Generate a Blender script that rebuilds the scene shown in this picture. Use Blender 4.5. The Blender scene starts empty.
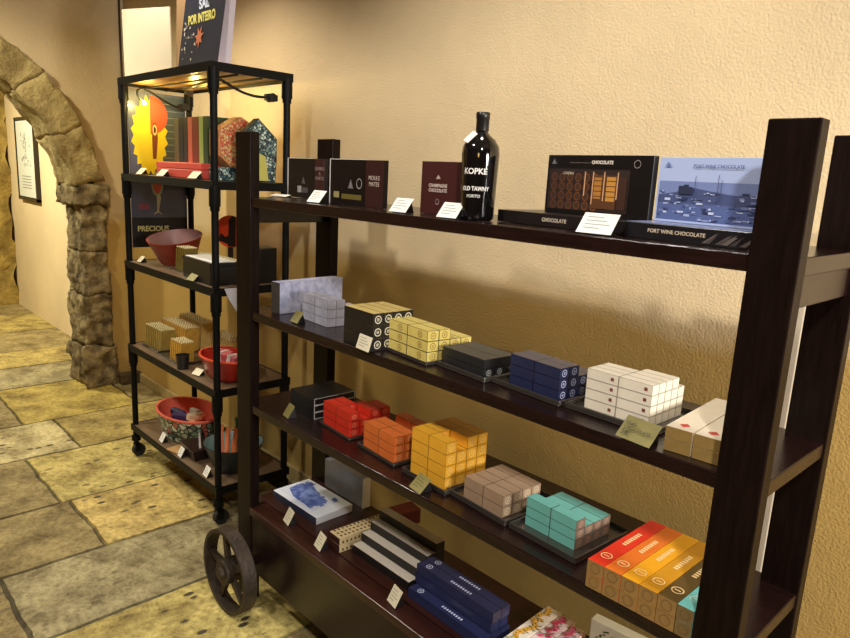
import bpy, bmesh, math, random
from mathutils import Vector, Matrix, noise
C = bpy.context.scene.collection
S = bpy.context.scene
random.seed(7)
PI = math.pi

# ------------------------------------------------------------ camera, world, lights, exposure
cam = bpy.data.objects.new('camera', bpy.data.cameras.new('camera'))
C.objects.link(cam); S.camera = cam
rt = Vector((0.6853537, 0.7264379, 0.0507775)); up = Vector((-0.1827163, 0.1040460, 0.9776447)); fw = Vector((-0.7049149, 0.6793103, -0.2040404))
cam.matrix_world = Matrix(((rt.x, up.x, -fw.x, 2.3143), (rt.y, up.y, -fw.y, -1.2486), (rt.z, up.z, -fw.z, 1.7263), (0, 0, 0, 1)))
cam.data.sensor_width = 36; cam.data.lens = 678.63/850*36; cam.data.clip_start = .02
w = bpy.data.worlds.new('world'); S.world = w; w.use_nodes = True
w.node_tree.nodes['Background'].inputs[0].default_value = (1, .86, .62, 1)
w.node_tree.nodes['Background'].inputs[1].default_value = .02

def lamp(name, loc, energy, color, size, aim=None, kind='AREA', spot=None, blend=.6):
    l = bpy.data.lights.new(name, kind); l.energy = energy; l.color = color
    if kind == 'AREA': l.shape = 'DISK'; l.size = size
    else: l.shadow_soft_size = size
    if kind == 'SPOT': l.spot_size = math.radians(spot); l.spot_blend = blend
    o = bpy.data.objects.new(name, l); C.objects.link(o); o.location = loc
    if aim is not None:
        o.rotation_euler = (Vector(aim)-Vector(loc)).to_track_quat('-Z', 'Y').to_euler()
    return o
WARM = (1, .88, .68); NEUT = (1, .95, .88); COOL = (.86, .9, 1)
lamp('ceiling_lamp_right', (2.9, -1.50, 3.0), 165, NEUT, .07, (1.5, .2, .9), 'SPOT', 85)
lamp('ceiling_lamp_shelf', (.7, -1.45, 3.1), 120, NEUT, .07, (.6, .3, .9), 'SPOT', 85)
lamp('doorway_light', (4.45, -.20, 1.85), 110, (1, .96, .9), .7, (1.2, .15, 1.0), 'AREA')
lamp('ceiling_lamp_wall', (1.2, .02, 3.3), 36, NEUT, .12, (1.1, .6, 1.5), 'SPOT', 140, 1.)
lamp('ceiling_lamp_left', (-1.1, -.12, 3.15), 105, (1, .9, .74), .07, (-1.1, .0, 0), 'SPOT', 120)
lamp('ceiling_lamp_arch', (-2.2, -1.2, 3.1), 165, (1, .9, .64), .12, (-2.5, .0, .3), 'SPOT', 115)
lamp('inner_room_lamp', (-5.0, -.9, 2.8), 120, (1, .94, .68), .25, (-5.3, .2, .4), 'AREA')
lamp('warm_fill', (3.0, -3.2, 2.1), 9, (1, .62, .22), .5, (.8, .5, 1.0), 'AREA')  # added warm fill from the front, no fixture; turns the lower wall golden
S.view_settings.view_transform = 'Standard'; S.view_settings.look = 'None'
S.view_settings.gamma = 1; S.view_settings.exposure = 0.0; S.view_settings.use_curve_mapping = False

# ------------------------------------------------------------ materials
def lin(c):
    return tuple(((v/255)/12.92 if v/255 <= .04045 else ((v/255+.055)/1.055)**2.4) for v in c)
_mc = {}
def mat(name, col, rough=.6, metal=0., vary=0., scale=20, bump=0., bscale=200, coat=0., col2=None, stretch=None, spec=.5):
    if name in _mc: return _mc[name]
    m = bpy.data.materials.new(name); m.use_nodes = True; nt = m.node_tree; n = nt.nodes; L = nt.links
    b = n['Principled BSDF']; b.inputs['Roughness'].default_value = rough; b.inputs['Metallic'].default_value = metal
    b.inputs['Coat Weight'].default_value = coat; b.inputs['Specular IOR Level'].default_value = spec
    c = lin(col); b.inputs['Base Color'].default_value = (*c, 1)
    tc = n.new('ShaderNodeTexCoord'); mp = n.new('ShaderNodeMapping'); L.new(tc.outputs['Object'], mp.inputs[0])
    if stretch: mp.inputs['Scale'].default_value = stretch
    if vary or col2:
        nz = n.new('ShaderNodeTexNoise'); nz.inputs['Scale'].default_value = scale; nz.inputs['Detail'].default_value = 6
        L.new(mp.outputs[0], nz.inputs['Vector'])
        rp = n.new('ShaderNodeValToRGB'); rp.color_ramp.elements[0].position = .35; rp.color_ramp.elements[1].position = .65
        c2 = lin(col2) if col2 else tuple(max(0, v*(1-vary)) for v in c)
        rp.color_ramp.elements[0].color = (*c2, 1); rp.color_ramp.elements[1].color = (*c, 1)
        L.new(nz.outputs['Fac'], rp.inputs[0]); L.new(rp.outputs[0], b.inputs['Base Color'])
    if bump:
        n2 = n.new('ShaderNodeTexNoise'); n2.inputs['Scale'].default_value = bscale; n2.inputs['Detail'].default_value = 4
        bp = n.new('ShaderNodeBump'); bp.inputs['Strength'].default_value = bump; bp.inputs['Distance'].default_value = .01
        L.new(mp.outputs[0], n2.inputs['Vector']); L.new(n2.outputs['Fac'], bp.inputs['Height']); L.new(bp.outputs[0], b.inputs['Normal'])
    _mc[name] = m; return m
def plaster():
    m = mat('ochre plaster', (220, 197, 156), .85, vary=.1, scale=2.2)
    nt = m.node_tree; n = nt.nodes; L = nt.links; b = n['Principled BSDF']; b.inputs['Specular IOR Level'].default_value = .25
    tc = n.new('ShaderNodeTexCoord')
    a = n.new('ShaderNodeTexNoise'); a.inputs['Scale'].default_value = 125; a.inputs['Detail'].default_value = 5
    c = n.new('ShaderNodeTexNoise'); c.inputs['Scale'].default_value = 22; c.inputs['Detail'].default_value = 3
    add = n.new('ShaderNodeMath'); add.operation = 'MULTIPLY_ADD'; add.inputs[1].default_value = .7
    bp = n.new('ShaderNodeBump'); bp.inputs['Strength'].default_value = .5; bp.inputs['Distance'].default_value = .007
    # lower part of the wall in a deeper ochre, with an uneven edge
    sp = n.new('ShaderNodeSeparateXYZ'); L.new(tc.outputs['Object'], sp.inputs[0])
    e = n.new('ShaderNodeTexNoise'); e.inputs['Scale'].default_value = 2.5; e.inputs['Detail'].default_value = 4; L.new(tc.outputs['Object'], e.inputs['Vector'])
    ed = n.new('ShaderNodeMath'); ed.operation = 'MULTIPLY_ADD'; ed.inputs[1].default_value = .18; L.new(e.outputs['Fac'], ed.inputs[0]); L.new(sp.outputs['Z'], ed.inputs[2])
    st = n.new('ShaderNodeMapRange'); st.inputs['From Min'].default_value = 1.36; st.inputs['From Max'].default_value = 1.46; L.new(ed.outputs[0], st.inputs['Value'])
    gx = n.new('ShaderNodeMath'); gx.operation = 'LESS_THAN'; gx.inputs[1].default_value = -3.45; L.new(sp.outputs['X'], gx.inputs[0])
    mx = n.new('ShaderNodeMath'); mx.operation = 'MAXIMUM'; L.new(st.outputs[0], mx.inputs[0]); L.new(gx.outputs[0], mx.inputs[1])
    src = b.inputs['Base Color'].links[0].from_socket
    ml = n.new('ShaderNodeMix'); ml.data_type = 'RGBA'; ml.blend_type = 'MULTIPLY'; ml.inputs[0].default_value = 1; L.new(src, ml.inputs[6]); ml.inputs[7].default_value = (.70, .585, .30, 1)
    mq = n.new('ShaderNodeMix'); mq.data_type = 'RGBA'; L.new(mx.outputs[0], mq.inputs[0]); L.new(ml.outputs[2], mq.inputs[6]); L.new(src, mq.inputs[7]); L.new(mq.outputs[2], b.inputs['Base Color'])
    for x in (a, c): L.new(tc.outputs['Object'], x.inputs['Vector'])
    L.new(c.outputs['Fac'], add.inputs[0]); L.new(a.outputs['Fac'], add.inputs[2]); L.new(add.outputs[0], bp.inputs['Height']); L.new(bp.outputs[0], b.inputs['Normal'])
    return m
def stone_mat(name, c1, c2, sc=7, bump=.9):
    m = mat(name, c1, .9, col2=c2, scale=sc)
    nt = m.node_tree; n = nt.nodes; L = nt.links; b = n['Principled BSDF']; b.inputs['Specular IOR Level'].default_value = .2
    tc = n.new('ShaderNodeTexCoord'); v = n.new('ShaderNodeTexNoise'); v.inputs['Scale'].default_value = 24; v.inputs['Detail'].default_value = 8; v.inputs['Roughness'].default_value = .65
    bp = n.new('ShaderNodeBump'); bp.inputs['Strength'].default_value = bump; bp.inputs['Distance'].default_value = .03
    L.new(tc.outputs['Object'], v.inputs['Vector']); L.new(v.outputs['Fac'], bp.inputs['Height']); L.new(bp.outputs[0], b.inputs['Normal'])
    return m
def floor_mat():
    m = bpy.data.materials.new('worn stone slabs'); m.use_nodes = True; nt = m.node_tree; n = nt.nodes; L = nt.links
    b = n['Principled BSDF']; b.inputs['Specular IOR Level'].default_value = .35
    at = n.new('ShaderNodeAttribute'); at.attribute_name = 'slab'
    tc = n.new('ShaderNodeTexCoord')
    def nz(s, d, r=.55):
        q = n.new('ShaderNodeTexNoise'); q.inputs['Scale'].default_value = s; q.inputs['Detail'].default_value = d; q.inputs['Roughness'].default_value = r
        L.new(tc.outputs['Object'], q.inputs['Vector']); return q
    def ramp(src, p0, p1, c0, c1):
        r = n.new('ShaderNodeValToRGB'); e = r.color_ramp.elements; e[0].position = p0; e[1].position = p1; e[0].color = (*c0, 1); e[1].color = (*c1, 1)
        L.new(src, r.inputs[0]); return r
    def mul(a, bb, f=1.):
        q = n.new('ShaderNodeMix'); q.data_type = 'RGBA'; q.blend_type = 'MULTIPLY'; q.inputs[0].default_value = f
        L.new(a, q.inputs[6]); L.new(bb, q.inputs[7]); return q.outputs[2]
    n1 = nz(5, 8, .65); r1 = ramp(n1.outputs['Fac'], .36, .60, (.46, .41, .33), (1.15, 1.13, 1.05))
    n2 = nz(38, 10, .72); r2 = ramp(n2.outputs['Fac'], .36, .56, (.42, .38, .32), (1, 1, 1))
    c = mul(at.outputs['Color'], r1.outputs[0]); c = mul(c, r2.outputs[0], .8)
    mp = n.new('ShaderNodeMapping'); mp.inputs['Scale'].default_value = (17, 10, 1); mp.inputs['Rotation'].default_value = (0, 0, .5); L.new(tc.outputs['Object'], mp.inputs[0])
    vo = n.new('ShaderNodeTexVoronoi'); vo.inputs['Scale'].default_value = 1; vo.inputs['Randomness'].default_value = .9; L.new(mp.outputs[0], vo.inputs['Vector'])
    pr = ramp(vo.outputs['Distance'], .17, .25, (1, 1, 1), (0, 0, 0))
    pit = n.new('ShaderNodeMath'); pit.operation = 'MULTIPLY'; L.new(pr.outputs[0], pit.inputs[0])
    pn = nz(2.1, 2); pn2 = ramp(pn.outputs['Fac'], .36, .52, (0, 0, 0), (1, 1, 1))
    pit2 = n.new('ShaderNodeMath'); pit2.operation = 'MULTIPLY'; L.new(pn2.outputs[0], pit2.inputs[0]); L.new(at.outputs['Alpha'], pit2.inputs[1]); L.new(pit2.outputs[0], pit.inputs[1])
    q = n.new('ShaderNodeMix'); q.data_type = 'RGBA'; L.new(pit.outputs[0], q.inputs[0]); L.new(c, q.inputs[6]); q.inputs[7].default_value = (.07, .05, .03, 1)
    L.new(q.outputs[2], b.inputs['Base Color'])
    rr = ramp(n1.outputs['Fac'], .35, .65, (.75,)*3, (.42,)*3); L.new(rr.outputs[0], b.inputs['Roughness'])
    h = n.new('ShaderNodeMath'); h.operation = 'MULTIPLY_ADD'; h.inputs[1].default_value = -1.2; L.new(pit.outputs[0], h.inputs[0]); L.new(n2.outputs['Fac'], h.inputs[2])
    h2 = n.new('ShaderNodeMath'); h2.operation = 'MULTIPLY_ADD'; h2.inputs[1].default_value = 1.5; L.new(n1.outputs['Fac'], h2.inputs[0]); L.new(h.outputs[0], h2.inputs[2])
    bp = n.new('ShaderNodeBump'); bp.inputs['Strength'].default_value = .7; bp.inputs['Distance'].default_value = .014
    L.new(h2.outputs[0], bp.inputs['Height']); L.new(bp.outputs[0], b.inputs['Normal'])
    return m
def attr_mat(name, rough=.5):
    if name in _mc: return _mc[name]
    m = bpy.data.materials.new(name); m.use_nodes = True; n = m.node_tree.nodes
    a = n.new('ShaderNodeAttribute'); a.attribute_name = 'ink'
    b = n['Principled BSDF']; b.inputs['Roughness'].default_value = rough; m.node_tree.links.new(a.outputs['Color'], b.inputs['Base Color'])
    _mc[name] = m; return m
def cell_mat(name, cells, gap, scale=60, rough=.4):
    """fragments of several colours in a dark ground"""
    m = bpy.data.materials.new(name); m.use_nodes = True; nt = m.node_tree; n = nt.nodes; L = nt.links; b = n['Principled BSDF']; b.inputs['Roughness'].default_value = rough
    tc = n.new('ShaderNodeTexCoord')
    v = n.new('ShaderNodeTexVoronoi'); v.inputs['Scale'].default_value = scale; L.new(tc.outputs['Object'], v.inputs['Vector'])
    e = n.new('ShaderNodeTexVoronoi'); e.feature = 'DISTANCE_TO_EDGE'; e.inputs['Scale'].default_value = scale; L.new(tc.outputs['Object'], e.inputs['Vector'])
    sp = n.new('ShaderNodeSeparateColor'); L.new(v.outputs['Color'], sp.inputs[0])
    r = n.new('ShaderNodeValToRGB'); r.color_ramp.interpolation = 'CONSTANT'
    el = r.color_ramp.elements
    while len(el) < len(cells): el.new(.5)
    for i, c in enumerate(cells): el[i].position = i/len(cells); el[i].color = (*lin(c), 1)
    L.new(sp.outputs[0], r.inputs[0])
    t = n.new('ShaderNodeMath'); t.operation = 'GREATER_THAN'; t.inputs[1].default_value = gap; L.new(e.outputs['Distance'], t.inputs[0])
    q = n.new('ShaderNodeMix'); q.data_type = 'RGBA'; L.new(t.outputs[0], q.inputs[0]); q.inputs[6].default_value = (*lin((18, 22, 22)), 1); L.new(r.outputs[0], q.inputs[7])
    L.new(q.outputs[2], b.inputs['Base Color']); return m

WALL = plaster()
WOOD = mat('espresso wood', (36, 20, 18), .2, vary=.45, scale=9, stretch=(1, 9, 9), bump=.12, bscale=30, spec=.4)
WOODV = mat('espresso wood upright', (27, 17, 14), .34, vary=.4, scale=9, stretch=(9, 9, 1), bump=.12, bscale=30, spec=.08)
WOODR = mat('reddish brown wood', (54, 25, 20), .30, vary=.35, scale=6, stretch=(1, 8, 8))
IRON = mat('black pipe metal', (15, 15, 16), .5, 0, vary=.2, scale=15, spec=.15)
WIRON = mat('brown cast iron', (72, 60, 50), .55, .5, vary=.35, scale=18, bump=.3, bscale=60)
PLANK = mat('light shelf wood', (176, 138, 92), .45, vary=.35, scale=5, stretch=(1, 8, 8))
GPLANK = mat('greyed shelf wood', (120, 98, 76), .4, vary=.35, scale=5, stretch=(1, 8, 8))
BLACK = mat('black plastic', (16, 15, 16), .4)
WHITE = mat('white card', (232, 230, 224), .6)
CREAM = mat('cream card', (226, 218, 190), .6, vary=.06, scale=30)
OLIVEC = mat('olive card', (142, 132, 74), .55, vary=.15, scale=25)
TRAY = mat('dark gloss tray', (84, 79, 74), .24, .55, coat=.4)
INK = attr_mat('printed ink')

# ------------------------------------------------------------ mesh helpers
class MB:
    def __init__(s): s.v = []; s.f = []; s.m = []; s.c = []
    def add(s, vs, fs, m=0, c=None):
        b = len(s.v); s.v += [tuple(x) for x in vs]
        for f in fs: s.f.append(tuple(b+i for i in f)); s.m.append(m); s.c.append(c)
        return s
    def hexa(s, p, m=0, c=None):
        return s.add(p, [(0, 3, 2, 1), (4, 5, 6, 7), (0, 1, 5, 4), (1, 2, 6, 5), (2, 3, 7, 6), (3, 0, 4, 7)], m, c)
    def box(s, x0, x1, y0, y1, z0, z1, m=0, c=None, M=None):
        p = [(x0, y0, z0), (x1, y0, z0), (x1, y1, z0), (x0, y1, z0), (x0, y0, z1), (x1, y0, z1), (x1, y1, z1), (x0, y1, z1)]
        if M is not None: p = [M @ Vector(q) for q in p]
        return s.hexa(p, m, c)
    def cyl(s, a, b, r0, r1=None, n=20, m=0, caps=True, inner=None):
        r1 = r0 if r1 is None else r1; a = Vector(a); b = Vector(b); d = (b-a).normalized()
        u = d.orthogonal().normalized(); v = d.cross(u); vs = []
        for p, r in ((a, r0), (b, r1)):
            for i in range(n): t = 2*PI*i/n; vs.append(p+u*math.cos(t)*r+v*math.sin(t)*r)
        fs = [(i, (i+1) % n, n+(i+1) % n, n+i) for i in range(n)]
        if caps: fs += [tuple(range(n-1, -1, -1)), tuple(range(n, 2*n))]
        return s.add(vs, fs, m)
    def lathe(s, prof, n=32, m=0, sx=1, sy=1, o=(0, 0, 0), cap=False):
        vs = []; k = len(prof)
        for i in range(n):
            t = 2*PI*i/n
            for r, z in prof: vs.append((o[0]+r*math.cos(t)*sx, o[1]+r*math.sin(t)*sy, o[2]+z))
        fs = []
        for i in range(n):
            j = (i+1) % n
            for q in range(k-1): fs.append((i*k+q, j*k+q, j*k+q+1, i*k+q+1))
        if cap and prof[0][0] > 1e-6: fs.append(tuple(i*k for i in range(n-1, -1, -1)))
        if cap and prof[-1][0] > 1e-6: fs.append(tuple(i*k+k-1 for i in range(n)))
        return s.add(vs, fs, m)
    def tube(s, pts, r, n=8, m=0):
        pts = [Vector(p) for p in pts]; vs = []; u = None
        for i, p in enumerate(pts):
            d = (pts[min(i+1, len(pts)-1)]-pts[max(i-1, 0)]).normalized()
            u = d.orthogonal().normalized() if u is None else (u-d*u.dot(d)).normalized()
            w_ = d.cross(u)
            for k in range(n): t = 2*PI*k/n; vs.append(p+u*math.cos(t)*r+w_*math.sin(t)*r)
        fs = [(i*n+k, i*n+(k+1) % n, (i+1)*n+(k+1) % n, (i+1)*n+k) for i in range(len(pts)-1) for k in range(n)]
        fs += [tuple(range(n-1, -1, -1)), tuple(range((len(pts)-1)*n, len(pts)*n))]
        return s.add(vs, fs, m)
    def prism(s, poly, d0, d1, axis='y', m=0):
        """poly in the two other axes"""
        def P(a, b, d): return {'y': (a, d, b), 'x': (d, a, b), 'z': (a, b, d)}[axis]
        n = len(poly); vs = [P(a, b, d0) for a, b in poly]+[P(a, b, d1) for a, b in poly]
        return s.add(vs, [tuple(range(n-1, -1, -1)), tuple(range(n, 2*n))]+[(i, (i+1) % n, n+(i+1) % n, n+i) for i in range(n)], m)
    def mesh(s, name, mats):
        me = bpy.data.meshes.new(name); me.from_pydata(s.v, [], s.f)
        for x in (mats if isinstance(mats, (list, tuple)) else [mats]): me.materials.append(x)
        me.polygons.foreach_set('material_index', s.m)
        if any(c is not None for c in s.c):
            a = me.color_attributes.new('ink', 'FLOAT_COLOR', 'CORNER')
            for p, c in zip(me.polygons, s.c):
                c = c or (1, 1, 1)
                for li in p.loop_indices: a.data[li].color = (*c, 1)
        bm = bmesh.new(); bm.from_mesh(me)
        if not getattr(s, 'flat', False): bmesh.ops.recalc_face_normals(bm, faces=bm.faces)
        bm.to_mesh(me); bm.free()
        return me
    def build(s, name, mats, parent=None, bevel=0, smooth=False, loc=None, rz=0):
        o = bpy.data.objects.new(name, s.mesh(name, mats)); C.objects.link(o)
        if parent: o.parent = parent
        if loc is not None: o.location = loc
        o.rotation_euler.z = rz
        if smooth:
            for p in o.data.polygons: p.use_smooth = True
            o.data.set_sharp_from_angle(angle=math.radians(38))
        if bevel:
            b = o.modifiers.new('edge', 'BEVEL'); b.width = bevel; b.segments = 2; b.limit_method = 'ANGLE'
        return o
def tag(o, label, cat, group=None, kind=None):
    o['label'] = label
    if cat: o['category'] = cat
    if group: o['group'] = group
    if kind: o['kind'] = kind
    return o
def struct(o): o['kind'] = 'structure'; return o
def empty(name, loc, rz=0, label=None, cat=None, group=None):
    o = bpy.data.objects.new(name, None); C.objects.link(o); o.location = loc; o.rotation_euler.z = rz; o.empty_display_size = .05
    if label: tag(o, label, cat, group)
    return o
def basis(o, x, y):
    x = Vector(x).normalized(); y = Vector(y); y = (y-x*y.dot(x)).normalized(); z = x.cross(y); o = Vector(o)
    return Matrix(((x.x, y.x, z.x, o.x), (x.y, y.y, z.y, o.y), (x.z, y.z, z.z, o.z), (0, 0, 0, 1)))
FONT_MC = {}
def text(body, size, col, parent, o, x, y, name='lettering', align='CENTER', bold=0., wide=1.):
    cu = bpy.data.curves.new(name, 'FONT'); cu.body = body; cu.size = size; cu.align_x = align; cu.align_y = 'CENTER'; cu.extrude = .0002; cu.offset = bold; cu.resolution_u = 3
    cu.materials.append(mat('ink %d %d %d' % col, col, .5))
    t0 = bpy.data.objects.new(name, cu); C.objects.link(t0); dg = bpy.context.evaluated_depsgraph_get(); dg.update()
    me = bpy.data.meshes.new_from_object(t0.evaluated_get(dg)); bpy.data.objects.remove(t0); me.name = name
    t = bpy.data.objects.new(name, me); C.objects.link(t); t.parent = parent
    t.matrix_local = basis(o, x, y) @ Matrix.Diagonal((wide, 1, 1, 1)); return t
FX, UP, RX = (1, 0, 0), (0, 0, 1), (0, 1, 0)   # front face reads along +x, right face along +y
class Art:
    """flat printed picture made of coloured patches, layered a hair apart"""
    def __init__(s): s.mb = MB(); s.mb.flat = True; s.k = 0
    def poly(s, pts, col):
        s.k += 1; d = .00025+.00003*s.k; s.mb.add([(a, b, d) for a, b in pts], [tuple(range(len(pts)))], 0, lin(col)); return s
    def rect(s, x0, x1, y0, y1, col): return s.poly([(x0, y0), (x1, y0), (x1, y1), (x0, y1)], col)
    def disc(s, x, y, r, col, n=16, ry=None): return s.poly([(x+r*math.cos(2*PI*i/n), y+(ry or r)*math.sin(2*PI*i/n)) for i in range(n)], col)
    def ring(s, x, y, r, w_, col, n=18):
        s.k += 1; d = .00025+.00003*s.k
        vs = [(x+q*math.cos(2*PI*i/n), y+q*math.sin(2*PI*i/n), d) for q in (r-w_, r) for i in range(n)]
        s.mb.add(vs, [(i, n+i, n+(i+1) % n, (i+1) % n) for i in range(n)], 0, lin(col)); return s
    def build(s, name, parent, o, x, y, m=None):
        ob = s.mb.build(name, m or INK, parent); ob.matrix_local = basis(o, x, y); return ob

# ------------------------------------------------------------ room shell
XL, YW = -3.1, .76
def slab_floor():
    rows = [-7.2, -6.2, -5.3, -4.5, -3.95, -3.37, -2.52, -1.93, -1.25, -.70, -.18, .36, .95, 1.5, 2.1, 2.8, 3.5, 4.6]
    YS = {-2.52: [-4.1, -1.7, -.75, -.03, .78], -1.93: [-4.1, -2.6, -1.3, -.34, .78], -1.25: [-4.1, -2.3, -1.25, -.30, .33, .78],
          -.70: [-4.1, -1.9, -.73, .45, .78], -.18: [-4.1, -2.0, -1.1, .2, .78], -3.37: [-4.1, -1.2, -.2, .55, .78]}
    Yc = (206, 190, 120); Tn = (160, 144, 100); Gy = (168, 158, 122); Cr = (212, 200, 154); Yt = (186, 168, 104)
    CS = {(-2.52, 2): (Cr, 1), (-2.52, 3): (Yt, .3), (-2.52, 1): (Yt, .5), (-1.93, 2): (Tn, .15), (-1.93, 3): (Yc, .9), (-1.25, 2): (Tn, .2), (-1.25, 3): ((214, 190, 120), 1),
          (-.70, 2): (Gy, .5), (-.70, 1): (Tn, .6), (-.18, 2): (Yc, 1), (-.18, 1): (Gy, .6), (-3.37, 1): (Tn, .4), (-3.37, 2): ((190, 170, 92), .2), (-3.37, 3): (Tn, .3), (-1.25, 4): (Gy, .1), (-.18, 3): (Gy, .5)}
    me_v = []; me_f = []; cols = []
    me_v += [(-7.3, -4.1, -.012), (4.7, -4.1, -.012), (4.7, .8, -.012), (-7.3, .8, -.012)]; me_f.append((0, 1, 2, 3)); cols.append((*lin((84, 74, 54)), 0))
    rnd = random.Random(3)
    for i in range(len(rows)-1):
        x0, x1 = rows[i], rows[i+1]
        ys = YS.get(x0)
        if ys is None:
            ys = [-4.1]; 
            while ys[-1] < .1: ys.append(ys[-1]+rnd.uniform(.6, 1.25))
            ys[-1] = .78
        for j in range(len(ys)-1):
            y0, y1 = ys[j], ys[j+1]
            if x0 > .9 or (x0, j) not in CS: col, pit = rnd.choice([(Tn, .4), (Gy, .3), (Yt, .5), (Cr, .6), (Tn, .2), (Gy, .6)])
            else: col, pit = CS[(x0, j)]
            g = .0045; pts = []
            def side(a, b, n):
                for k in range(n):
                    t = k/n; p = Vector(a).lerp(Vector(b), t)
                    q = noise.noise((p.x*6, p.y*6, 1.7)); r = noise.noise((p.x*6, p.y*6, 9.3))
                    q2 = noise.noise((p.x*23, p.y*23, 4.)); pts.append((p.x+q*.010+q2*.006, p.y+r*.010+q2*.006))
            side((x0+g, y0+g), (x1-g, y0+g), 14); side((x1-g, y0+g), (x1-g, y1-g), 18); side((x1-g, y1-g), (x0+g, y1-g), 14); side((x0+g, y1-g), (x0+g, y0+g), 18)
            z = rnd.uniform(-.003, 0); b = len(me_v); n = len(pts); cx = sum(p[0] for p in pts)/n; cy = sum(p[1] for p in pts)/n
            me_v += [(p[0]+(.005 if p[0] < cx else -.005), p[1]+(.005 if p[1] < cy else -.005), z) for p in pts]+[(p[0], p[1], -.012) for p in pts]
            me_f.append(tuple(b+k for k in range(n))); cols.append((*lin(col), pit))
            for k in range(n): me_f.append((b+k, b+n+k, b+n+(k+1) % n, b+(k+1) % n)); cols.append((*lin(tuple(v*.75 for v in col)), 0))
    me = bpy.data.meshes.new('floor'); me.from_pydata(me_v, [], me_f); me.materials.append(floor_mat())
    a = me.color_attributes.new('slab', 'FLOAT_COLOR', 'CORNER')
    for p, c in zip(me.polygons, cols):
        for li in p.loop_indices: a.data[li].color = c
    bm = bmesh.new(); bm.from_mesh(me); bmesh.ops.recalc_face_normals(bm, faces=bm.faces); bm.to_mesh(me); bm.free()
    o = bpy.data.objects.new('floor', me); C.objects.link(o); struct(o)
slab_floor()
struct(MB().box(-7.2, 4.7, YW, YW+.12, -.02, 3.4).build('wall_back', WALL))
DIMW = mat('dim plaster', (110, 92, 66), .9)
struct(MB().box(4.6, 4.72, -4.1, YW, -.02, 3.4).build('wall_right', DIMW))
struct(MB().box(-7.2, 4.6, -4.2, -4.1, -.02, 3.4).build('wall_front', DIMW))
struct(MB().box(-7.2, 4.7, -4.2, YW+.12, 3.4, 3.5).build('ceiling', mat('ceiling plaster', (130, 112, 84), .9)))
# circle through the measured points of the arch opening
def circ(a, b, c):
    (x1, y1), (x2, y2), (x3, y3) = a, b, c
    d = 2*(x1*(y2-y3)+x2*(y3-y1)+x3*(y1-y2))
    ux = ((x1*x1+y1*y1)*(y2-y3)+(x2*x2+y2*y2)*(y3-y1)+(x3*x3+y3*y3)*(y1-y2))/d
    uy = ((x1*x1+y1*y1)*(x3-x2)+(x2*x2+y2*y2)*(x1-x3)+(x3*x3+y3*y3)*(x2-x1))/d
    return ux, uy, math.hypot(x1-ux, y1-uy)
icy, icz, ir = circ((.34, 1.534), (.134, 2.019), (-.068, 2.229))
a0 = math.atan2(1.534-icz, .34-icy)
def arc(r, n, z0=0):
    return [(icy+r*math.cos(t), icz+r*math.sin(t)) for t in [a0+(PI-2*a0)*k/n for k in range(n+1)]]
ER = ir+.215
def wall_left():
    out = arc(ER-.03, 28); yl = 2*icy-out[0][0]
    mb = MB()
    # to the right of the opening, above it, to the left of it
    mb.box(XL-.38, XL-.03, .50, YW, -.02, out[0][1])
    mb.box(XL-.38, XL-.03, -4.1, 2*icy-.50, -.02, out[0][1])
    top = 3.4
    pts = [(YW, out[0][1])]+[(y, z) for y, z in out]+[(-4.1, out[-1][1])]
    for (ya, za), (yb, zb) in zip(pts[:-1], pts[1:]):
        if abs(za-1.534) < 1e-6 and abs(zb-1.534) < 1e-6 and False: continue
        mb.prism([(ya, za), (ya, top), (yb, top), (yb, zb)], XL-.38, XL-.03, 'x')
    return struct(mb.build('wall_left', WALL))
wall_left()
def rough(mb, amp, freq, seed=0, lock_floor=True):
    vs = []
    for v in mb.v:
        p = Vector(v); q = p*freq+Vector((seed, seed*2, 0))
        d = noise.noise_vector(q)+.5*noise.noise_vector(q*2.6)+.25*noise.noise_vector(q*6)
        n = p+d*amp
        if lock_floor and p.z <= .001: n.z = p.z
        vs.append(tuple(n))
    mb.v = vs
def gridbox(mb, x0, x1, y0, y1, z0, z1, st=.025, f=None):
    """box of fine quads; f maps points"""
    def face(o, a, b):
        na = max(1, round(Vector(a).length/st)); nb = max(1, round(Vector(b).length/st)); vs = []
        for i in range(na+1):
            for j in range(nb+1):
                p = Vector(o)+Vector(a)*(i/na)+Vector(b)*(j/nb); vs.append(f(p) if f else p)
        mb.add(vs, [(i*(nb+1)+j, (i+1)*(nb+1)+j, (i+1)*(nb+1)+j+1, i*(nb+1)+j+1) for i in range(na) for j in range(nb)])
    dx, dy, dz = x1-x0, y1-y0, z1-z0
    face((x0, y0, z0), (dx, 0, 0), (0, 0, dz)); face((x1, y1, z0), (-dx, 0, 0), (0, 0, dz))
    face((x1, y0, z0), (0, dy, 0), (0, 0, dz)); face((x0, y1, z0), (0, -dy, 0), (0, 0, dz))
    face((x0, y0, z1), (dx, 0, 0), (0, dy, 0)); face((x0, y0, z0), (0, dy, 0), (dx, 0, 0))
STONE = stone_mat('weathered limestone', (198, 178, 122), (136, 116, 74), 6, 1.)
STONE2 = stone_mat('dark pitted limestone', (166, 148, 108), (84, 70, 50), 12, 1.)
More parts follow.
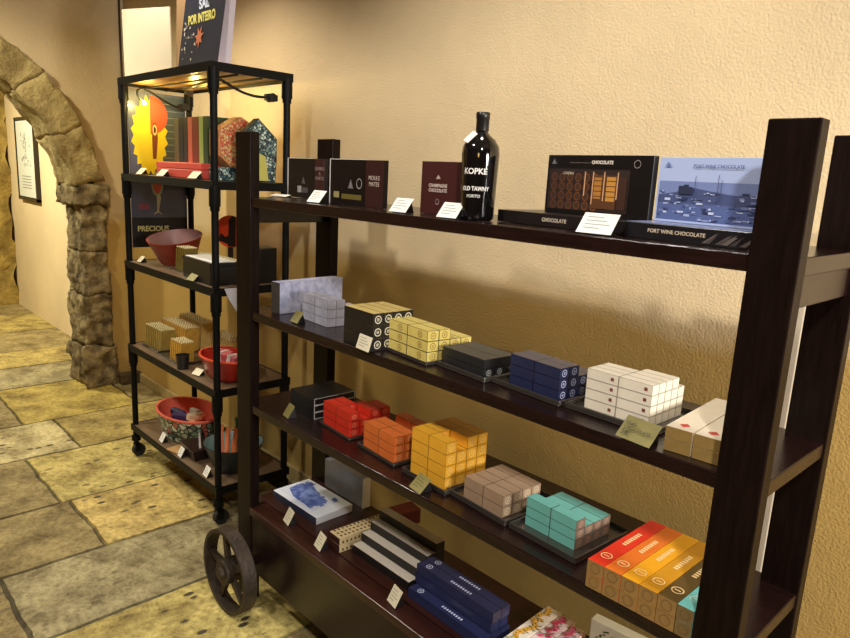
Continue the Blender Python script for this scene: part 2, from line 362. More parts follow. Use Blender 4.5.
def pillar(name, mirror):
    mb = MB(); zs = [0, .32, .72, 1.05, 1.395]
    for k in range(4):
        w_ = [.02, 0, -.005, -.01][k]
        gridbox(mb, XL-.36-w_, XL+w_+.02, .375-w_, .575+w_, zs[k]+.002, zs[k+1]-.002)
    gridbox(mb, XL-.37, XL+.03, .33, .59, 1.40, 1.535)
    if mirror: mb.v = [(x, 2*icy-y, z) for x, y, z in mb.v]
    rough(mb, .030, 9, 3)
    mb2 = mb.build(name, [STONE2], smooth=False)
    bm = bmesh.new(); bm.from_mesh(mb2.data); bmesh.ops.remove_doubles(bm, verts=bm.verts, dist=.0008); bmesh.ops.recalc_face_normals(bm, faces=bm.faces); bm.to_mesh(mb2.data); bm.free()
    for p in mb2.data.polygons: p.use_smooth = True
    return struct(mb2)
pillar('trim_2', False); pillar('trim_3', True)
def voussoirs():
    mb = MB(); N = 9; rnd = random.Random(5)
    for k in range(N):
        ta = a0+(PI-2*a0)*k/N+.0015; tb = a0+(PI-2*a0)*(k+1)/N-.0015; o = rnd.uniform(-.014, .016)
        def f(p): r = p.y; t = p.z; return Vector((p.x, icy+r*math.cos(t), icz+r*math.sin(t)))
        def face(A, Bv, Cv):
            na, nb = 12, 12; vs = []
            for i in range(na+1):
                for j in range(nb+1): vs.append(f(Vector(A)+Vector(Bv)*(i/na)+Vector(Cv)*(j/nb)))
            mb.add(vs, [(i*(nb+1)+j, (i+1)*(nb+1)+j, (i+1)*(nb+1)+j+1, i*(nb+1)+j+1) for i in range(na) for j in range(nb)])
        xa, xb, ra, rb = XL-.38, XL+.01+o, ir+o*.5, ER+o; dx = xb-xa; dr = rb-ra; dt = tb-ta
        face((xb, ra, ta), (0, dr, 0), (0, 0, dt)); face((xa, ra, ta), (0, 0, dt), (0, dr, 0))
        face((xa, ra, ta), (dx, 0, 0), (0, 0, dt)); face((xa, rb, ta), (0, 0, dt), (dx, 0, 0))
        face((xa, ra, ta), (0, dr, 0), (dx, 0, 0)); face((xa, ra, tb), (dx, 0, 0), (0, dr, 0))
    rough(mb, .026, 7, 1, False)
    o = mb.build('trim_1', [STONE])
    bm = bmesh.new(); bm.from_mesh(o.data); bmesh.ops.remove_doubles(bm, verts=bm.verts, dist=.0008); bmesh.ops.recalc_face_normals(bm, faces=bm.faces); bm.to_mesh(o.data); bm.free()
    for p in o.data.polygons: p.use_smooth = True
    struct(o)
voussoirs()
# rough stone wall closing the inner room, stone foot at the corner, low skirting behind the rack
fw_ = MB(); gridbox(fw_, -7.15, -6.75, -4.1, YW, -.01, 3.4, .08); rough(fw_, .07, 3.5, 2)
o = fw_.build('wall_far', stone_mat('yellow rubble stone', (186, 158, 84), (120, 98, 48), 5)); struct(o)
for p in o.data.polygons: p.use_smooth = True
struct(MB().box(-3.09, -3.0, .60, YW-.005, 0, .085).build('trim_4', stone_mat('corner stone', (96, 78, 50), (70, 58, 40)), bevel=.008))
struct(MB().box(-3.12, 4.55, YW-.022, YW-.001, 0, .075).build('baseboard_back', mat('stone skirting', (168, 146, 96), .8, vary=.2), bevel=.004))

# framed picture on the wall of the inner room
p = empty('framed_picture', (-5.9, YW-.031, 1.70), 0, 'tall framed print with grey drawing on the wall seen through the stone arch', 'picture')
FR = mat('dark picture frame', (38, 30, 22), .4)
fr = MB(); W2, H2 = .36, .43
for b in ((-W2, W2, -.012, .03, -H2, -H2+.03), (-W2, W2, -.012, .03, H2-.03, H2), (-W2, -W2+.03, -.012, .03, -H2, H2), (W2-.03, W2, -.012, .03, -H2, H2)): fr.box(*b)
fr.build('frame', FR, p)
pr = Art().rect(-.32, .32, -.39, .39, (204, 204, 190)); rnd = random.Random(2)
for k in range(46):
    x = rnd.gauss(0, .07); y = rnd.uniform(-.08, .28); pr.rect(x, x+rnd.uniform(.01, .05), y, y+rnd.uniform(.01, .04), rnd.choice([(150, 150, 140), (120, 120, 112), (176, 176, 166)]))
for k in range(5): pr.rect(-.17, .17, -.30+k*.03, -.292+k*.03, (130, 128, 120))
pr.build('print', p, (0, -.006, 0), FX, UP)
MB().box(-.322, .322, -.005, .025, -.392, .392).build('backing', WHITE, p)
cb = [(XL-.012+.004*math.sin(k*1.3), YW-.011, 3.38-k*.163) for k in range(21)]
tag(MB().tube([(XL-.018+.006*math.sin(k*1.1), YW-.03, 3.38-k*.16) for k in range(21)], .0075).build('wall_cable', mat('dark brown cable', (50, 34, 24), .6), smooth=True), 'thin dark cable running down the wall corner beside the stone arch', 'cable')
tag(MB().box(1.668, 1.722, YW-.018, YW-.001, .02, 1.6).build('wall_strip', mat('pale trunking', (214, 200, 178), .5), bevel=.003), 'narrow pale strip fixed upright to the wall behind the trolley shelf', 'cable trunking')

# ------------------------------------------------------------ wooden trolley shelf
Lx, D, pw, pt, T = 1.922, .397, .0856, .0395, 1.8544
Z = {1: 1.624, 2: 1.204, 3: .837, 4: .410}
tr = empty('trolley_shelf', (0, 0, 0), 0, 'long dark brown wooden trolley shelf with four levels and iron wheels', 'shelf')
for x in (0, Lx-pw):
    for y in (0, D-pt):
        MB().box(x-(.026 if x == 0 else 0), x+pw-(.008 if x == 0 else 0), y, y+pt, 0.0, T).build('post', WOODV, tr, bevel=.003)
for k in (1, 2, 3):
    MB().box(pw if k < 1 else .004, Lx-.004, .006, D-.006, Z[k]-.034, Z[k]-.0008).build('shelf_board', WOOD, tr, bevel=.003)
    for x in ((.012, Lx-.042) if k == 1 else ()):
        MB().box(x, x+.03, pt, D-pt, Z[k]-.095, Z[k]-.0345).build('end_rail', WOOD, tr, bevel=.002)
b4 = MB().box(.004, Lx-.004, .075, D-.006, Z[4]-.03, Z[4]-.0008).box(.0776, Lx-pw, -.004, .070, Z[4]-.03, Z[4]-.0008)
b4.build('shelf_board', WOODR, tr, bevel=.003)
MB().box(.03, Lx-.03, .004, .03, .135, Z[4]-.0305).build('front_panel', WOOD, tr, bevel=.002)
MB().box(.03, Lx-.03, D-.03, D-.004, .135, Z[4]-.0305).build('back_panel', WOOD, tr, bevel=.002)
for x in (.006, Lx-.03): MB().box(x, x+.024, .031, D-.031, .135, Z[4]-.0305).build('side_panel', WOOD, tr, bevel=.002)
def wheel(x, y0, y1, cap):
    R_, r_ = .170, .155; cz = R_; n = 48; mb = MB()
    vs = []
    for r, y in ((R_, y0), (R_, y1), (r_, y1), (r_, y0)):
        for i in range(n): t = 2*PI*i/n; vs.append((x+r*math.cos(t), y, cz+r*math.sin(t)))
    fs = [(q*n+i, q*n+(i+1) % n, ((q+1) % 4)*n+(i+1) % n, ((q+1) % 4)*n+i) for q in range(4) for i in range(n)]
    mb.add(vs, fs); w_ = mb.build('wheel', WIRON, tr, smooth=True)
    ym = (y0+y1)/2
    h = MB().cyl((x, y0-.006, cz), (x, y1+.006, cz), .05, n=28); h.cyl((x, y0-.02, cz), (x, y0-.006, cz), .024, n=20); h.build('hub', WIRON, w_, smooth=True)
    MB().cyl((x, y1 if y1 < .2 else y0, cz), (x, 0.0 if y1 < .2 else D, cz), .02, n=16).build('axle', IRON, w_, smooth=True)
    for k in range(5):
        t = 2*PI*k/5+.52; d = Vector((math.cos(t), 0, math.sin(t))); e = Vector((-math.sin(t), 0, math.cos(t))); c = Vector((x, ym, cz))
        a = c+d*.042; b = c+d*(r_+.003); q = []
        for yy in (-.008, .008):
            q += [a-e*.016+Vector((0, yy, 0)), b-e*.010+Vector((0, yy, 0)), b+e*.010+Vector((0, yy, 0)), a+e*.016+Vector((0, yy, 0))]
        MB().hexa(q).build('spoke', WIRON, w_)
for x in (.075, Lx-.07):
    wheel(x, -.118, -.064, 1); wheel(x, D+.05, D+.11, 1)

# ------------------------------------------------------------ black pipe rack
rk = empty('pipe_rack', (0, 0, 0), 0, 'tall black metal pipe rack with wooden shelves beside the stone arch', 'shelf')
RX0, RX1, RY0, RY1 = -1.61, -.564, .184, .552; RZ = [.2, .692, 1.179, 1.661, 2.164]
for x in (RX0, RX1):
    for y in (RY0, RY1):
        mb = MB().cyl((x, y, .13), (x, y, RZ[4]-.02), .0165, n=18)
        for z in RZ[1:]:
            mb.cyl((x, y, z-.11), (x, y, z-.02), .0255, n=18); mb.cyl((x, y, z-.13), (x, y, z-.11), .021, n=18)
        mb.build('post', IRON, rk, smooth=True)
        c = MB().cyl((x, y, .10), (x, y, .13), .026, n=18).cyl((x, y, .075), (x, y, .10), .014, n=14); c = c.build('caster', IRON, rk, smooth=True)
        MB().cyl((x-.014, y+.012, .037), (x+.014, y+.012, .037), .037, n=24).build('wheel', mat('rubber', (24, 22, 20), .7), c, smooth=True)
        MB().box(x-.02, x-.0145, y-.012, y+.02, .03, .08).box(x+.0145, x+.02, y-.012, y+.02, .03, .08).box(x-.02, x+.02, y-.012, y+.02, .0725, .0785).build('fork', IRON, c)
for i, z in enumerate(RZ):
    mb = MB(); e = .021; h = .036
    for y in (RY0, RY1): mb.box(RX0-e, RX1+e, y-e, y-e+.006 if y == RY0 else y+e, z-h, z) if False else mb.box(RX0-e, RX1+e, (y-e if y == RY0 else y+e-.006), (y-e+.006 if y == RY0 else y+e), z-h, z+.002)
    for x in (RX0, RX1): mb.box((x-e if x == RX0 else x+e-.006), (x-e+.006 if x == RX0 else x+e), RY0-e+.006, RY1+e-.006, z-h, z+.002)
    f = mb.build('shelf_frame', IRON, rk)
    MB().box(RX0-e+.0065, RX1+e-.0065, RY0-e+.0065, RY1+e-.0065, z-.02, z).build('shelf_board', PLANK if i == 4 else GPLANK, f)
for y in (.30, .42): MB().tube([(RX0, y, 2.128), (RX1, y, 2.128)], .005).build('cross_rod', IRON, rk)
MB().box(RX0-.015, RX1+.015, RY1-.004, RY1+.002, .06, .163).build('lower_panel', IRON, rk)

# ------------------------------------------------------------ cartons
def carton(name, lx, ly, lz, side, top=None, end=None, logo=None, logo_on=('end',), dot=None, vary=.08, rough_=.45, seam=.72):
    """carton with its long axis along x: local box x -lx..0, y 0..ly, z 0..lz"""
    base = mat('card '+name, side, rough_, vary=vary, scale=40)
    mats = [base, mat('card top '+name, top or side, rough_, vary=vary, scale=40), mat('card end '+name, end or side, rough_, vary=vary, scale=40)]
    mb = MB(); g = .0007
    x0, x1, y0, y1, z0, z1 = -lx+g, -g, g, ly-g, .0, lz-g
    b = .0012
    p = [(x0, y0, z0), (x1, y0, z0), (x1, y1, z0), (x0, y1, z0), (x0, y0, z1), (x1, y0, z1), (x1, y1, z1), (x0, y1, z1)]
    def dim(c): return tuple(int(v*seam) for v in c)
    mats += [mat('seam '+name, dim(side), rough_), mat('seam top '+name, dim(top or side), rough_), mat('seam end '+name, dim(end or side), rough_)]
    mb.add(p, [(0, 3, 2, 1)], 0)
    for f, k in (((0, 1, 5, 4), 0), ((3, 0, 4, 7), 0), ((2, 3, 7, 6), 0), ((4, 5, 6, 7), 1), ((1, 2, 6, 5), 2)):
        q = [Vector(p[i]) for i in f]; u = (q[1]-q[0]).normalized(); v = (q[3]-q[0]).normalized(); t = .0010
        r = [q[0]+u*t+v*t, q[1]-u*t+v*t, q[2]-u*t-v*t, q[3]+u*t-v*t]
        mb.add(q+r, [(0, 1, 5, 4), (1, 2, 6, 5), (2, 3, 7, 6), (3, 0, 4, 7)], 3+k); mb.add(r, [(0, 1, 2, 3)], k)
    if logo:
        lm = len(mats); mats.append(mat('mark %d %d %d' % logo, logo, .5))
        def emblem(c, u, v, nrm, r):
            c = Vector(c); u = Vector(u); v = Vector(v); nrm = Vector(nrm)*.0004; n = 14
            for ra, rb in ((r*.78, r),):
                vs = [c+nrm+(u*math.cos(2*PI*i/n)+v*math.sin(2*PI*i/n))*q for q in (ra, rb) for i in range(n)]
                mb.add(vs, [(i, n+i, n+(i+1) % n, (i+1) % n) for i in range(n)], lm)
            for (ua, ub, va, vb) in ((-.45, .45, -.08, .08), (-.3, .3, .2, .34), (-.3, .3, -.34, -.2)):
                mb.add([c+nrm+u*r*a+v*r*b_ for a, b_ in ((ua, va), (ub, va), (ub, vb), (ua, vb))], [(0, 1, 2, 3)], lm)
        r = min(ly, lz)*.33
        if 'end' in logo_on: emblem((x1, (y0+y1)/2, (z0+z1)/2), (0, 1, 0), (0, 0, 1), (1, 0, 0), r)
        if 'front' in logo_on: emblem((x0+lx*.62, y0, (z0+z1)/2), (1, 0, 0), (0, 0, 1), (0, -1, 0), r)
        if 'dot' in logo_on: mb.add([(x0+lx*.80+a, y0-.0004, lz*.5+c_) for a, c_ in ((-.004, -.004), (.004, -.004), (.004, .004), (-.004, .004))], [(0, 1, 2, 3)], lm)
        if 'top' in logo_on: emblem((x0+lx*.12, (y0+y1)/2, z1), (0, 1, 0), (-1, 0, 0), (0, 0, 1), r); 
        if 'topline' in logo_on:
            for k in range(9): mb.add([(x0+lx*(.42+k*.03)+a, ly*.38+c_, z1+.0004) for a, c_ in ((0, 0), (lx*.018, 0), (lx*.018, ly*.22), (0, ly*.22))], [(0, 1, 2, 3)], lm)
    mb.flat = True
    me = mb.mesh(name, mats)
    return me
def stack(name, me, dims, near, z, ang, cells, label, cat, group, pername=None):
    lx, ly, lz = dims; c, s = math.cos(ang), math.sin(ang)
    for (iu, iv, iw) in cells:
        o = bpy.data.objects.new(name, me); C.objects.link(o)
        lxp, lyp = -iu*lx, iv*ly
        o.location = (near[0]+lxp*c-lyp*s, near[1]+lxp*s+lyp*c, z+iw*lz+.0005*0); o.rotation_euler.z = ang
        tag(o, label(iu, iv, iw) if callable(label) else label, cat, group)
LAY = ['bottom', 'second', 'third', 'top']; ROW = ['front row', 'second row', 'third row', 'fourth row', 'rear row']
def spot(desc, block, nw=3, nu=2):
    def f(u, v, k):
        return '%s, %s layer, %s%s of the %s' % (desc, 'top' if k == nw-1 else LAY[k], ROW[v], (', right side' if u == 0 else ', left side') if nu > 1 else '', block)
    return f
def cells(nu, nv, nw, skip=()):
    return [(u, v, k) for k in range(nw) for v in range(nv) for u in range(nu) if (u, v, k) not in skip]
def tray(near, z, lx, ly, ang, label, h=.014):
    """low rimmed tray; near = its near right corner"""
    mb = MB(); t = .005
    mb.box(-lx, 0, 0, ly, 0, .004)
    mb.box(-lx, 0, 0, t, .004, h).box(-lx, 0, ly-t, ly, .004, h).box(-lx, -lx+t, t, ly-t, .004, h).box(-t, 0, t, ly-t, .004, h)
    return tag(mb.build('tray', TRAY, loc=(near[0], near[1], z), rz=ang, bevel=.0015), label, 'tray')
R_ = math.radians
GR = 'small cartons in the %s'
# level 2
me = carton('grey_carton', .0875, .036, .031, (190, 190, 206), None, None, (168, 168, 190), vary=.3)
stack('carton', me, (.0875, .036, .031), (.443, .089), Z[2], R_(-4), cells(2, 2, 3)+[(0, 2, 0), (0, 2, 1), (0, 3, 0), (0, 3, 1), (1, 2, 0), (1, 2, 1)], spot('pale grey carton', 'pale grey block'), 'carton', GR % 'pale grey block')
me = carton('black_carton', .078, .0385, .039, (26, 22, 22), (222, 200, 126), (24, 20, 20), (226, 218, 196), vary=.1)
me2 = carton('black_long_carton', .156, .0385, .039, (26, 22, 22), (222, 196, 118), (24, 20, 20), (226, 218, 196), vary=.1)
stack('carton', me2, (.156, .0385, .039), (.782, .014), Z[2], R_(-3), cells(1, 4, 3), spot('long black carton', 'black and gold block', 3, 1), 'carton', GR % 'black and gold block')
tray((.985, .045), Z[2], .21, .20, R_(-6), 'dark tray under the pale yellow cartons', .010)
me = carton('yellow_carton', .098, .042, .031, (216, 196, 104), (236, 220, 136), (232, 214, 116), (120, 88, 40), ('front',), vary=.08)
mey = carton('yellow_end_carton', .098, .042, .031, (228, 208, 116), None, None, (150, 112, 50), ('end', 'front'), vary=.06, seam=.32)
stack('carton', mey, (.098, .042, .031), (.975, .056), Z[2]+.0045, R_(-6), cells(2, 2, 3)+cells(1, 4, 2, [(0, v, k) for v in (0, 1) for k in range(3)])+[(1, 2, 0), (1, 3, 0), (1, 2, 1), (1, 3, 1)], spot('pale yellow carton', 'second shelf yellow block'), 'carton', GR % 'pale yellow block')
tray((1.19, .062), Z[2], .20, .19, R_(-5), 'low dark tray under the charcoal cartons')
me = carton('charcoal_carton', .172, .040, .026, (38, 38, 40), None, None, (190, 190, 190), ('end',), vary=.2)
stack('carton', me, (.172, .040, .026), (1.173, .078), Z[2]+.0045, R_(-5), cells(1, 3, 1), spot('long charcoal carton', 'charcoal block', 9, 1), 'carton', GR % 'charcoal block')
me = carton('charcoal_wide_carton', .172, .060, .026, (38, 38, 40), (70, 68, 64), None, vary=.2)
stack('carton', me, (.172, .060, .026), (1.173, .078), Z[2]+.0305, R_(-5), cells(1, 2, 1), lambda u, v, k: 'wide charcoal carton with grey top lying on the charcoal block, %s one' % ['front', 'rear'][v], 'carton', 'wide charcoal cartons on top')
tray((1.425, .067), Z[2], .232, .20, R_(-5), 'dark tray under the navy blue cartons')
me = carton('navy_carton', .083, .037, .028, (42, 47, 80), None, None, (176, 182, 214), ('end',), vary=.15, rough_=.26)
stack('carton', me, (.083, .037, .028), (1.408, .085), Z[2]+.0045, R_(-5), cells(2, 4, 3, [(0, 2, 2), (0, 3, 2), (1, 2, 2), (1, 3, 2)]), spot('navy blue carton', 'second shelf navy block'), 'carton', GR % 'navy block')
tray((1.668, .075), Z[2], .235, .215, R_(-1), 'dark tray under the white cartons')
me = carton('white_carton', .085, .030, .0245, (232, 222, 202), None, None, (120, 60, 54), ('dot',), vary=.08)
stack('carton', me, (.085, .030, .0245), (1.638, .105), Z[2]+.0045, R_(-1), cells(2, 5, 4, [(0, 4, 3), (1, 4, 3), (1, 3, 3)]), spot('white carton', 'tall white block', 4), 'carton', GR % 'white block')
# two layers of long white boxes with a red leaf mark
def long_bar(name, lx, ly, lz, col, end, markcol=None, diamond=None, lines=None):
    """bar with its long axis along y: local x 0..lx, y 0..ly"""
    mb = MB(); g = .0007; mats = [mat('bar side '+name, end, .5, vary=.12, scale=50), mat('bar top '+name, col, .42, vary=.06, scale=30)]
    p = [(g, g, 0), (lx-g, g, 0), (lx-g, ly-g, 0), (g, ly-g, 0), (g, g, lz-g), (lx-g, g, lz-g), (lx-g, ly-g, lz-g), (g, ly-g, lz-g)]
    mb.add(p, [(0, 3, 2, 1), (0, 1, 5, 4), (2, 3, 7, 6)], 0); mb.add(p, [(4, 5, 6, 7), (1, 2, 6, 5), (3, 0, 4, 7)], 1)
    zt = lz-g+.0004
    if diamond:
        mats.append(mat('diamond mark', diamond, .5)); q = lx*.16
        mb.add([(lx*.5-q*1.3, .03, zt), (lx*.5, .018, zt), (lx*.5+q*1.3, .03, zt), (lx*.5, .044, zt)], [(0, 1, 2, 3)], len(mats)-1)
    if markcol:
        mats.append(mat('mark %d %d %d' % markcol, markcol, .5)); k = len(mats)-1; n = 16; r = lx*.32; cy = .045
        vs = [(lx/2+q*math.cos(2*PI*i/n), cy+q*math.sin(2*PI*i/n), zt) for q in (r*.8, r) for i in range(n)]
        mb.add(vs, [(i, n+i, n+(i+1) % n, (i+1) % n) for i in range(n)], k)
        mb.add([(lx/2-r*.5, cy-r*.12, zt), (lx/2+r*.5, cy-r*.12, zt), (lx/2+r*.5, cy+r*.12, zt), (lx/2-r*.5, cy+r*.12, zt)], [(0, 1, 2, 3)], k)
        for i in range(8):
            y = ly*.42+i*ly*.035; mb.add([(lx*.36, y, zt), (lx*.62, y, zt), (lx*.62, y+ly*.022, zt), (lx*.36, y+ly*.022, zt)], [(0, 1, 2, 3)], k)
        # pressed round mark on the end
        m2 = len(mats); mats.append(mat('end mark '+name, tuple(v*.8 for v in end), .5)); r = lx*.3
        vs = [(lx/2+q*math.cos(2*PI*i/n), g-.0004, lz/2+q*math.sin(2*PI*i/n)) for q in (r*.8, r) for i in range(n)]
        mb.add(vs, [(i, n+i, n+(i+1) % n, (i+1) % n) for i in range(n)], m2)
    return mb.mesh(name, mats)
me = long_bar('white_bar', .056, .28, .026, (232, 220, 198), (150, 122, 68), None, (196, 60, 52))
stack('long_box', me, (.056, .28, .026), (1.713, .030), Z[2], R_(4), [(0, 0, 0)], 'lower long white box with gold end beside the white block', 'box', None)
stack('long_box', me, (.056, .28, .026), (1.713, .030), Z[2]+.026, R_(4), [(0, 0, 0)], 'upper long white box with red diamond beside the white block', 'box', None)
stack('long_box', me, (.056, .28, .026), (1.771, .034), Z[2], R_(4), [(0, 0, 0)], 'lower long white box with gold end against the right post', 'box', None)
stack('long_box', me, (.056, .28, .026), (1.771, .034), Z[2]+.026, R_(4), [(0, 0, 0)], 'upper long white box with red diamond against the right post', 'box', None)
# large pale box standing at the left of level 2
p = empty('gift_box', (.177, .066, Z[2]), R_(4), 'large upright pale grey patterned box at the left end of the second shelf', 'box')
MB().box(-.05, 0, 0, .30, 0, .117).build('body', mat('marbled grey paper', (190, 192, 216), .5, col2=(150, 156, 190), scale=45), p, bevel=.0015)
MB().box(-.052, -.0505, .0, .30, 0, .117).box(-.0515, .0, -.0015, -.0003, 0, .117).build('spine', mat('charcoal speckled paper', (74, 68, 62), .6, vary=.5, scale=80), p)
# level 3
p = empty('flat_box', (.35, .103, Z[3]), R_(-2), 'black flat boxes stack of three with white line edges at left end of the third shelf', 'box')
bpy.data.objects.remove(p)
me = carton('flat_black_box', .158, .19, .0265, (24, 23, 26), None, None, vary=.1)
for k, wd in enumerate(('lowest', 'middle', 'topmost')):
    q = empty('flat_box', (.35, .103, Z[3]+k*.0265), R_(-1), 'flat black box with white edge lines on the third shelf, %s of its stack' % wd, 'box', 'flat black boxes')
    o = bpy.data.objects.new('body', me); C.objects.link(o); o.parent = q
    e = MB(); t = .0012
    for zz in (.0012, .0242): e.box(-.0004, .0003, .004, .186, zz, zz+t)
    for yy in (.004, .185): e.box(-.0004, .0003, yy, yy+t, .0012, .0254)
    e.build('edge_line', WHITE, q)
tray((.585, .088), Z[3], .20, .20, R_(-5), 'dark tray under the red cartons', .008)
me = carton('red_carton', .087, .043, .028, (216, 52, 32), None, None, (246, 150, 120), ('end',), vary=.1)
stack('carton', me, (.087, .043, .028), (.572, .097), Z[3]+.0045, R_(-5), cells(2, 4, 3, [(0, 1, 2), (1, 2, 2), (1, 3, 2)]), spot('bright red carton', 'red block'), 'carton', GR % 'red block')
tray((.838, .07), Z[3], .21, .205, R_(-5), 'dark tray under the orange cartons', .010)
me = carton('orange_carton', .086, .043, .0285, (226, 116, 52), None, None, (250, 190, 130), ('end',), vary=.1)
stack('carton', me, (.086, .043, .0285), (.823, .082), Z[3]+.0045, R_(-5), cells(2, 4, 3, [(1, 2, 2), (0, 2, 2)]), spot('orange carton', 'orange block'), 'carton', GR % 'orange block')
tray((1.075, .06), Z[3], .20, .20, R_(-3), 'dark tray under the golden yellow cartons')
me = carton('gold_carton', .078, .042, .0365, (240, 176, 50), None, None, (252, 214, 120), ('end',), vary=.08)
stack('carton', me, (.078, .042, .0365), (1.057, .075), Z[3]+.0045, R_(-3), cells(2, 4, 4, [(0, 1, 3)]), spot('golden carton', 'tall golden block', 4), 'carton', GR % 'tall golden block')
tray((1.298, .060), Z[3], .235, .225, R_(-5), 'shiny dark rimmed tray under the taupe cartons', .016)
me = carton('taupe_carton', .077, .038, .032, (168, 140, 114), None, None, (212, 196, 168), ('end',), vary=.12)
stack('carton', me, (.077, .038, .032), (1.270, .082), Z[3]+.0045, R_(-4), cells(2, 4, 2), spot('taupe carton', 'low taupe block', 2), 'carton', GR % 'low taupe block')
tray((1.522, .055), Z[3], .215, .235, R_(-3), 'shiny dark rimmed tray under the turquoise cartons', .016)
me = carton('turquoise_carton', .081, .037, .0265, (112, 184, 174), None, (128, 104, 88), (176, 150, 130), ('end',), vary=.06)
stack('carton', me, (.081, .037, .0265), (1.488, .100), Z[3]+.0045, R_(-3), cells(2, 1, 3)+cells(2, 4, 2, [(0, 0, 0), (1, 0, 0), (0, 0, 1), (1, 0, 1)]), spot('turquoise carton', 'turquoise block'), 'carton', GR % 'turquoise block')
cols = [('red', (224, 50, 30)), ('orange', (230, 116, 36)), ('amber', (238, 166, 28)), ('golden ochre', (206, 144, 30)), ('dark olive brown', (96, 74, 36))]
for i, (nm, cc) in enumerate(cols):
    me = long_bar(nm+' bar', .0425, .285, .034, cc, (150, 116, 66), (250, 214, 150))
    for k, wd in enumerate(('lower', 'upper')):
        stack('long_box', me, (.0425, .285, .034), (1.585+i*.0427, .002, ), Z[3]+k*.034, R_(0), [(0, 0, 0)], '%s long %s box with gold round mark, by the right post' % (wd, nm), 'box', None)
me = long_bar('turquoise bar', .036, .13, .034, (120, 204, 200), (122, 100, 62), (210, 240, 230))
for k, wd in enumerate(('lower', 'upper')):
    stack('long_box', me, (.036, .13, .034), (1.585+5*.0427, .002), Z[3]+k*.034, 0, [(0, 0, 0)], '%s long turquoise box half hidden behind the right post' % wd, 'box', None)
# level 4
p = empty('picture_box', (.352, .124, Z[4]), R_(1), 'flat white box with a blue harbour engraving at the left end of the bottom shelf', 'box')
MB().box(-.30, 0, 0, .175, 0, .030).build('body', mat('white gloss card', (220, 224, 234), .3), p, bevel=.0015)
MB().box(-.3004, .0004, -.0006, -.0001, .001, .029).build('side_strip', mat('navy paper', (40, 44, 66), .4), p)
BLUEART = mat('blue engraving', (120, 140, 196), .4, col2=(58, 78, 150), scale=38)
a = Art(); a.rect(-.29, -.055, .02, .165, (206, 212, 228)); bg = a.build('printed_picture', p, (0, 0, .0305), FX, RX)
a = MB(); a.flat = True; rnd = random.Random(4)
for k in range(60):
    x = rnd.uniform(-.285, -.075); y = .09+(x+.18)*-.25+rnd.gauss(0, .028); wv = rnd.uniform(.006, .03); hv = rnd.uniform(.004, .016)
    y = min(max(y, .025), .15); a.add([(x, y, 0), (x+wv, y-.2*wv, 0), (x+wv, y+hv, 0), (x, y+hv*1.2, 0)], [(0, 1, 2, 3)])
for i, v in enumerate(a.v): a.v[i] = (v[0], v[1], .0313+.00002*(i//4))
a.add([(-.275, .06, .0311), (-.20, .03, .0311), (-.09, .028, .0311), (-.072, .07, .0311), (-.10, .11, .0311), (-.16, .125, .0311), (-.25, .155, .0311), (-.28, .12, .0311)], [tuple(range(8))])
a.build('engraving', BLUEART, p)
p = empty('picture_book', (.213, .345, Z[4]), R_(0), 'grey and white box standing upright behind the blue engraved box', 'box')
MB().box(-.12, .14, 0, .034, 0, .125).build('body', mat('slate gloss card', (146, 148, 160), .3, vary=.35, scale=6), p, bevel=.001)
MB().box(.1402, .146, -.001, .035, 0, .126).build('edge', WHITE, p)
def notched(z, wd):
    q = empty('bead_box', (.50, .08, z), R_(-3), 'cream box with beaded notched pattern on the bottom shelf, %s of two' % wd, 'box', 'cream beaded boxes')
    mb = MB().box(0, .064, 0, .235, 0, .028); mb.build('body', mat('cream printed card', (214, 192, 146), .5, vary=.1), q, bevel=.0015)
    d = MB()
    for k in range(13):
        y = .012+k*.0172
        d.box(.064, .0648, y, y+.007, .005, .014)
        for x in (.004, .025, .046): d.box(x, x+.010, y, y+.007, .028, .0288)
    d.build('pattern', mat('brown print', (92, 62, 40), .6), q)
    e = MB().box(-.0008, .0648, -.0012, -.0002, .001, .027); e.build('end_label', mat('maroon dark card', (58, 26, 24), .5), q)
notched(Z[4], 'lower'); notched(Z[4]+.0285, 'upper')
p = tag(MB().box(0, .07, 0, .14, 0, .06).build('carton', mat('maroon card', (120, 34, 36), .4, vary=.1), loc=(.49, .325, Z[4]), rz=R_(-10), bevel=.0015), 'small maroon box behind the cream beaded boxes on bottom shelf', 'box')
me = carton('stair_box', .30, .04, .031, (22, 18, 18), (206, 196, 180), (34, 30, 28), vary=.06)
names_ = ['front', 'second', 'third', 'rear']
for k in range(4):
    for r in range(k, 4):
        o = bpy.data.objects.new('stair_box', me); C.objects.link(o); o.location = (.885, .117+r*.040, Z[4]+k*.031)
        tag(o, 'long black box with cream top, %s layer, %s of the stepped pile' % (LAY[k], ['front row', 'second row', 'third row', 'rear row'][r]), 'box', 'long black boxes in the stepped pile')
me = carton('navy_bar', .33, .038, .034, (44, 49, 86), None, None, (206, 212, 240), ('top', 'topline'), vary=.12, rough_=.24)
lab = lambda u, v, k: ('long blue box with silver printed top, the %s row of the %s layer' % (['front', 'second', 'rear'][v], ['lowest', 'middle', 'top'][k]))
stack('long_box', me, (.33, .038, .034), (1.235, .090), Z[4], R_(-1), [(0, 0, 0), (0, 1, 0), (0, 2, 0)], lab, 'box', 'long blue boxes on the bottom shelf')
stack('long_box', me, (.33, .038, .034), (1.225, .090), Z[4]+.034, R_(-1), [(0, 1, 1-1), (0, 2, 0)], lambda u, v, k: lab(u, v, 1), 'box', 'long blue boxes on the bottom shelf')
stack('long_box', me, (.33, .038, .034), (1.23, .090), Z[4]+.068, R_(-1), [(0, 1, 0), (0, 2, 0)], lambda u, v, k: lab(u, v, 2), 'box', 'long blue boxes on the bottom shelf')
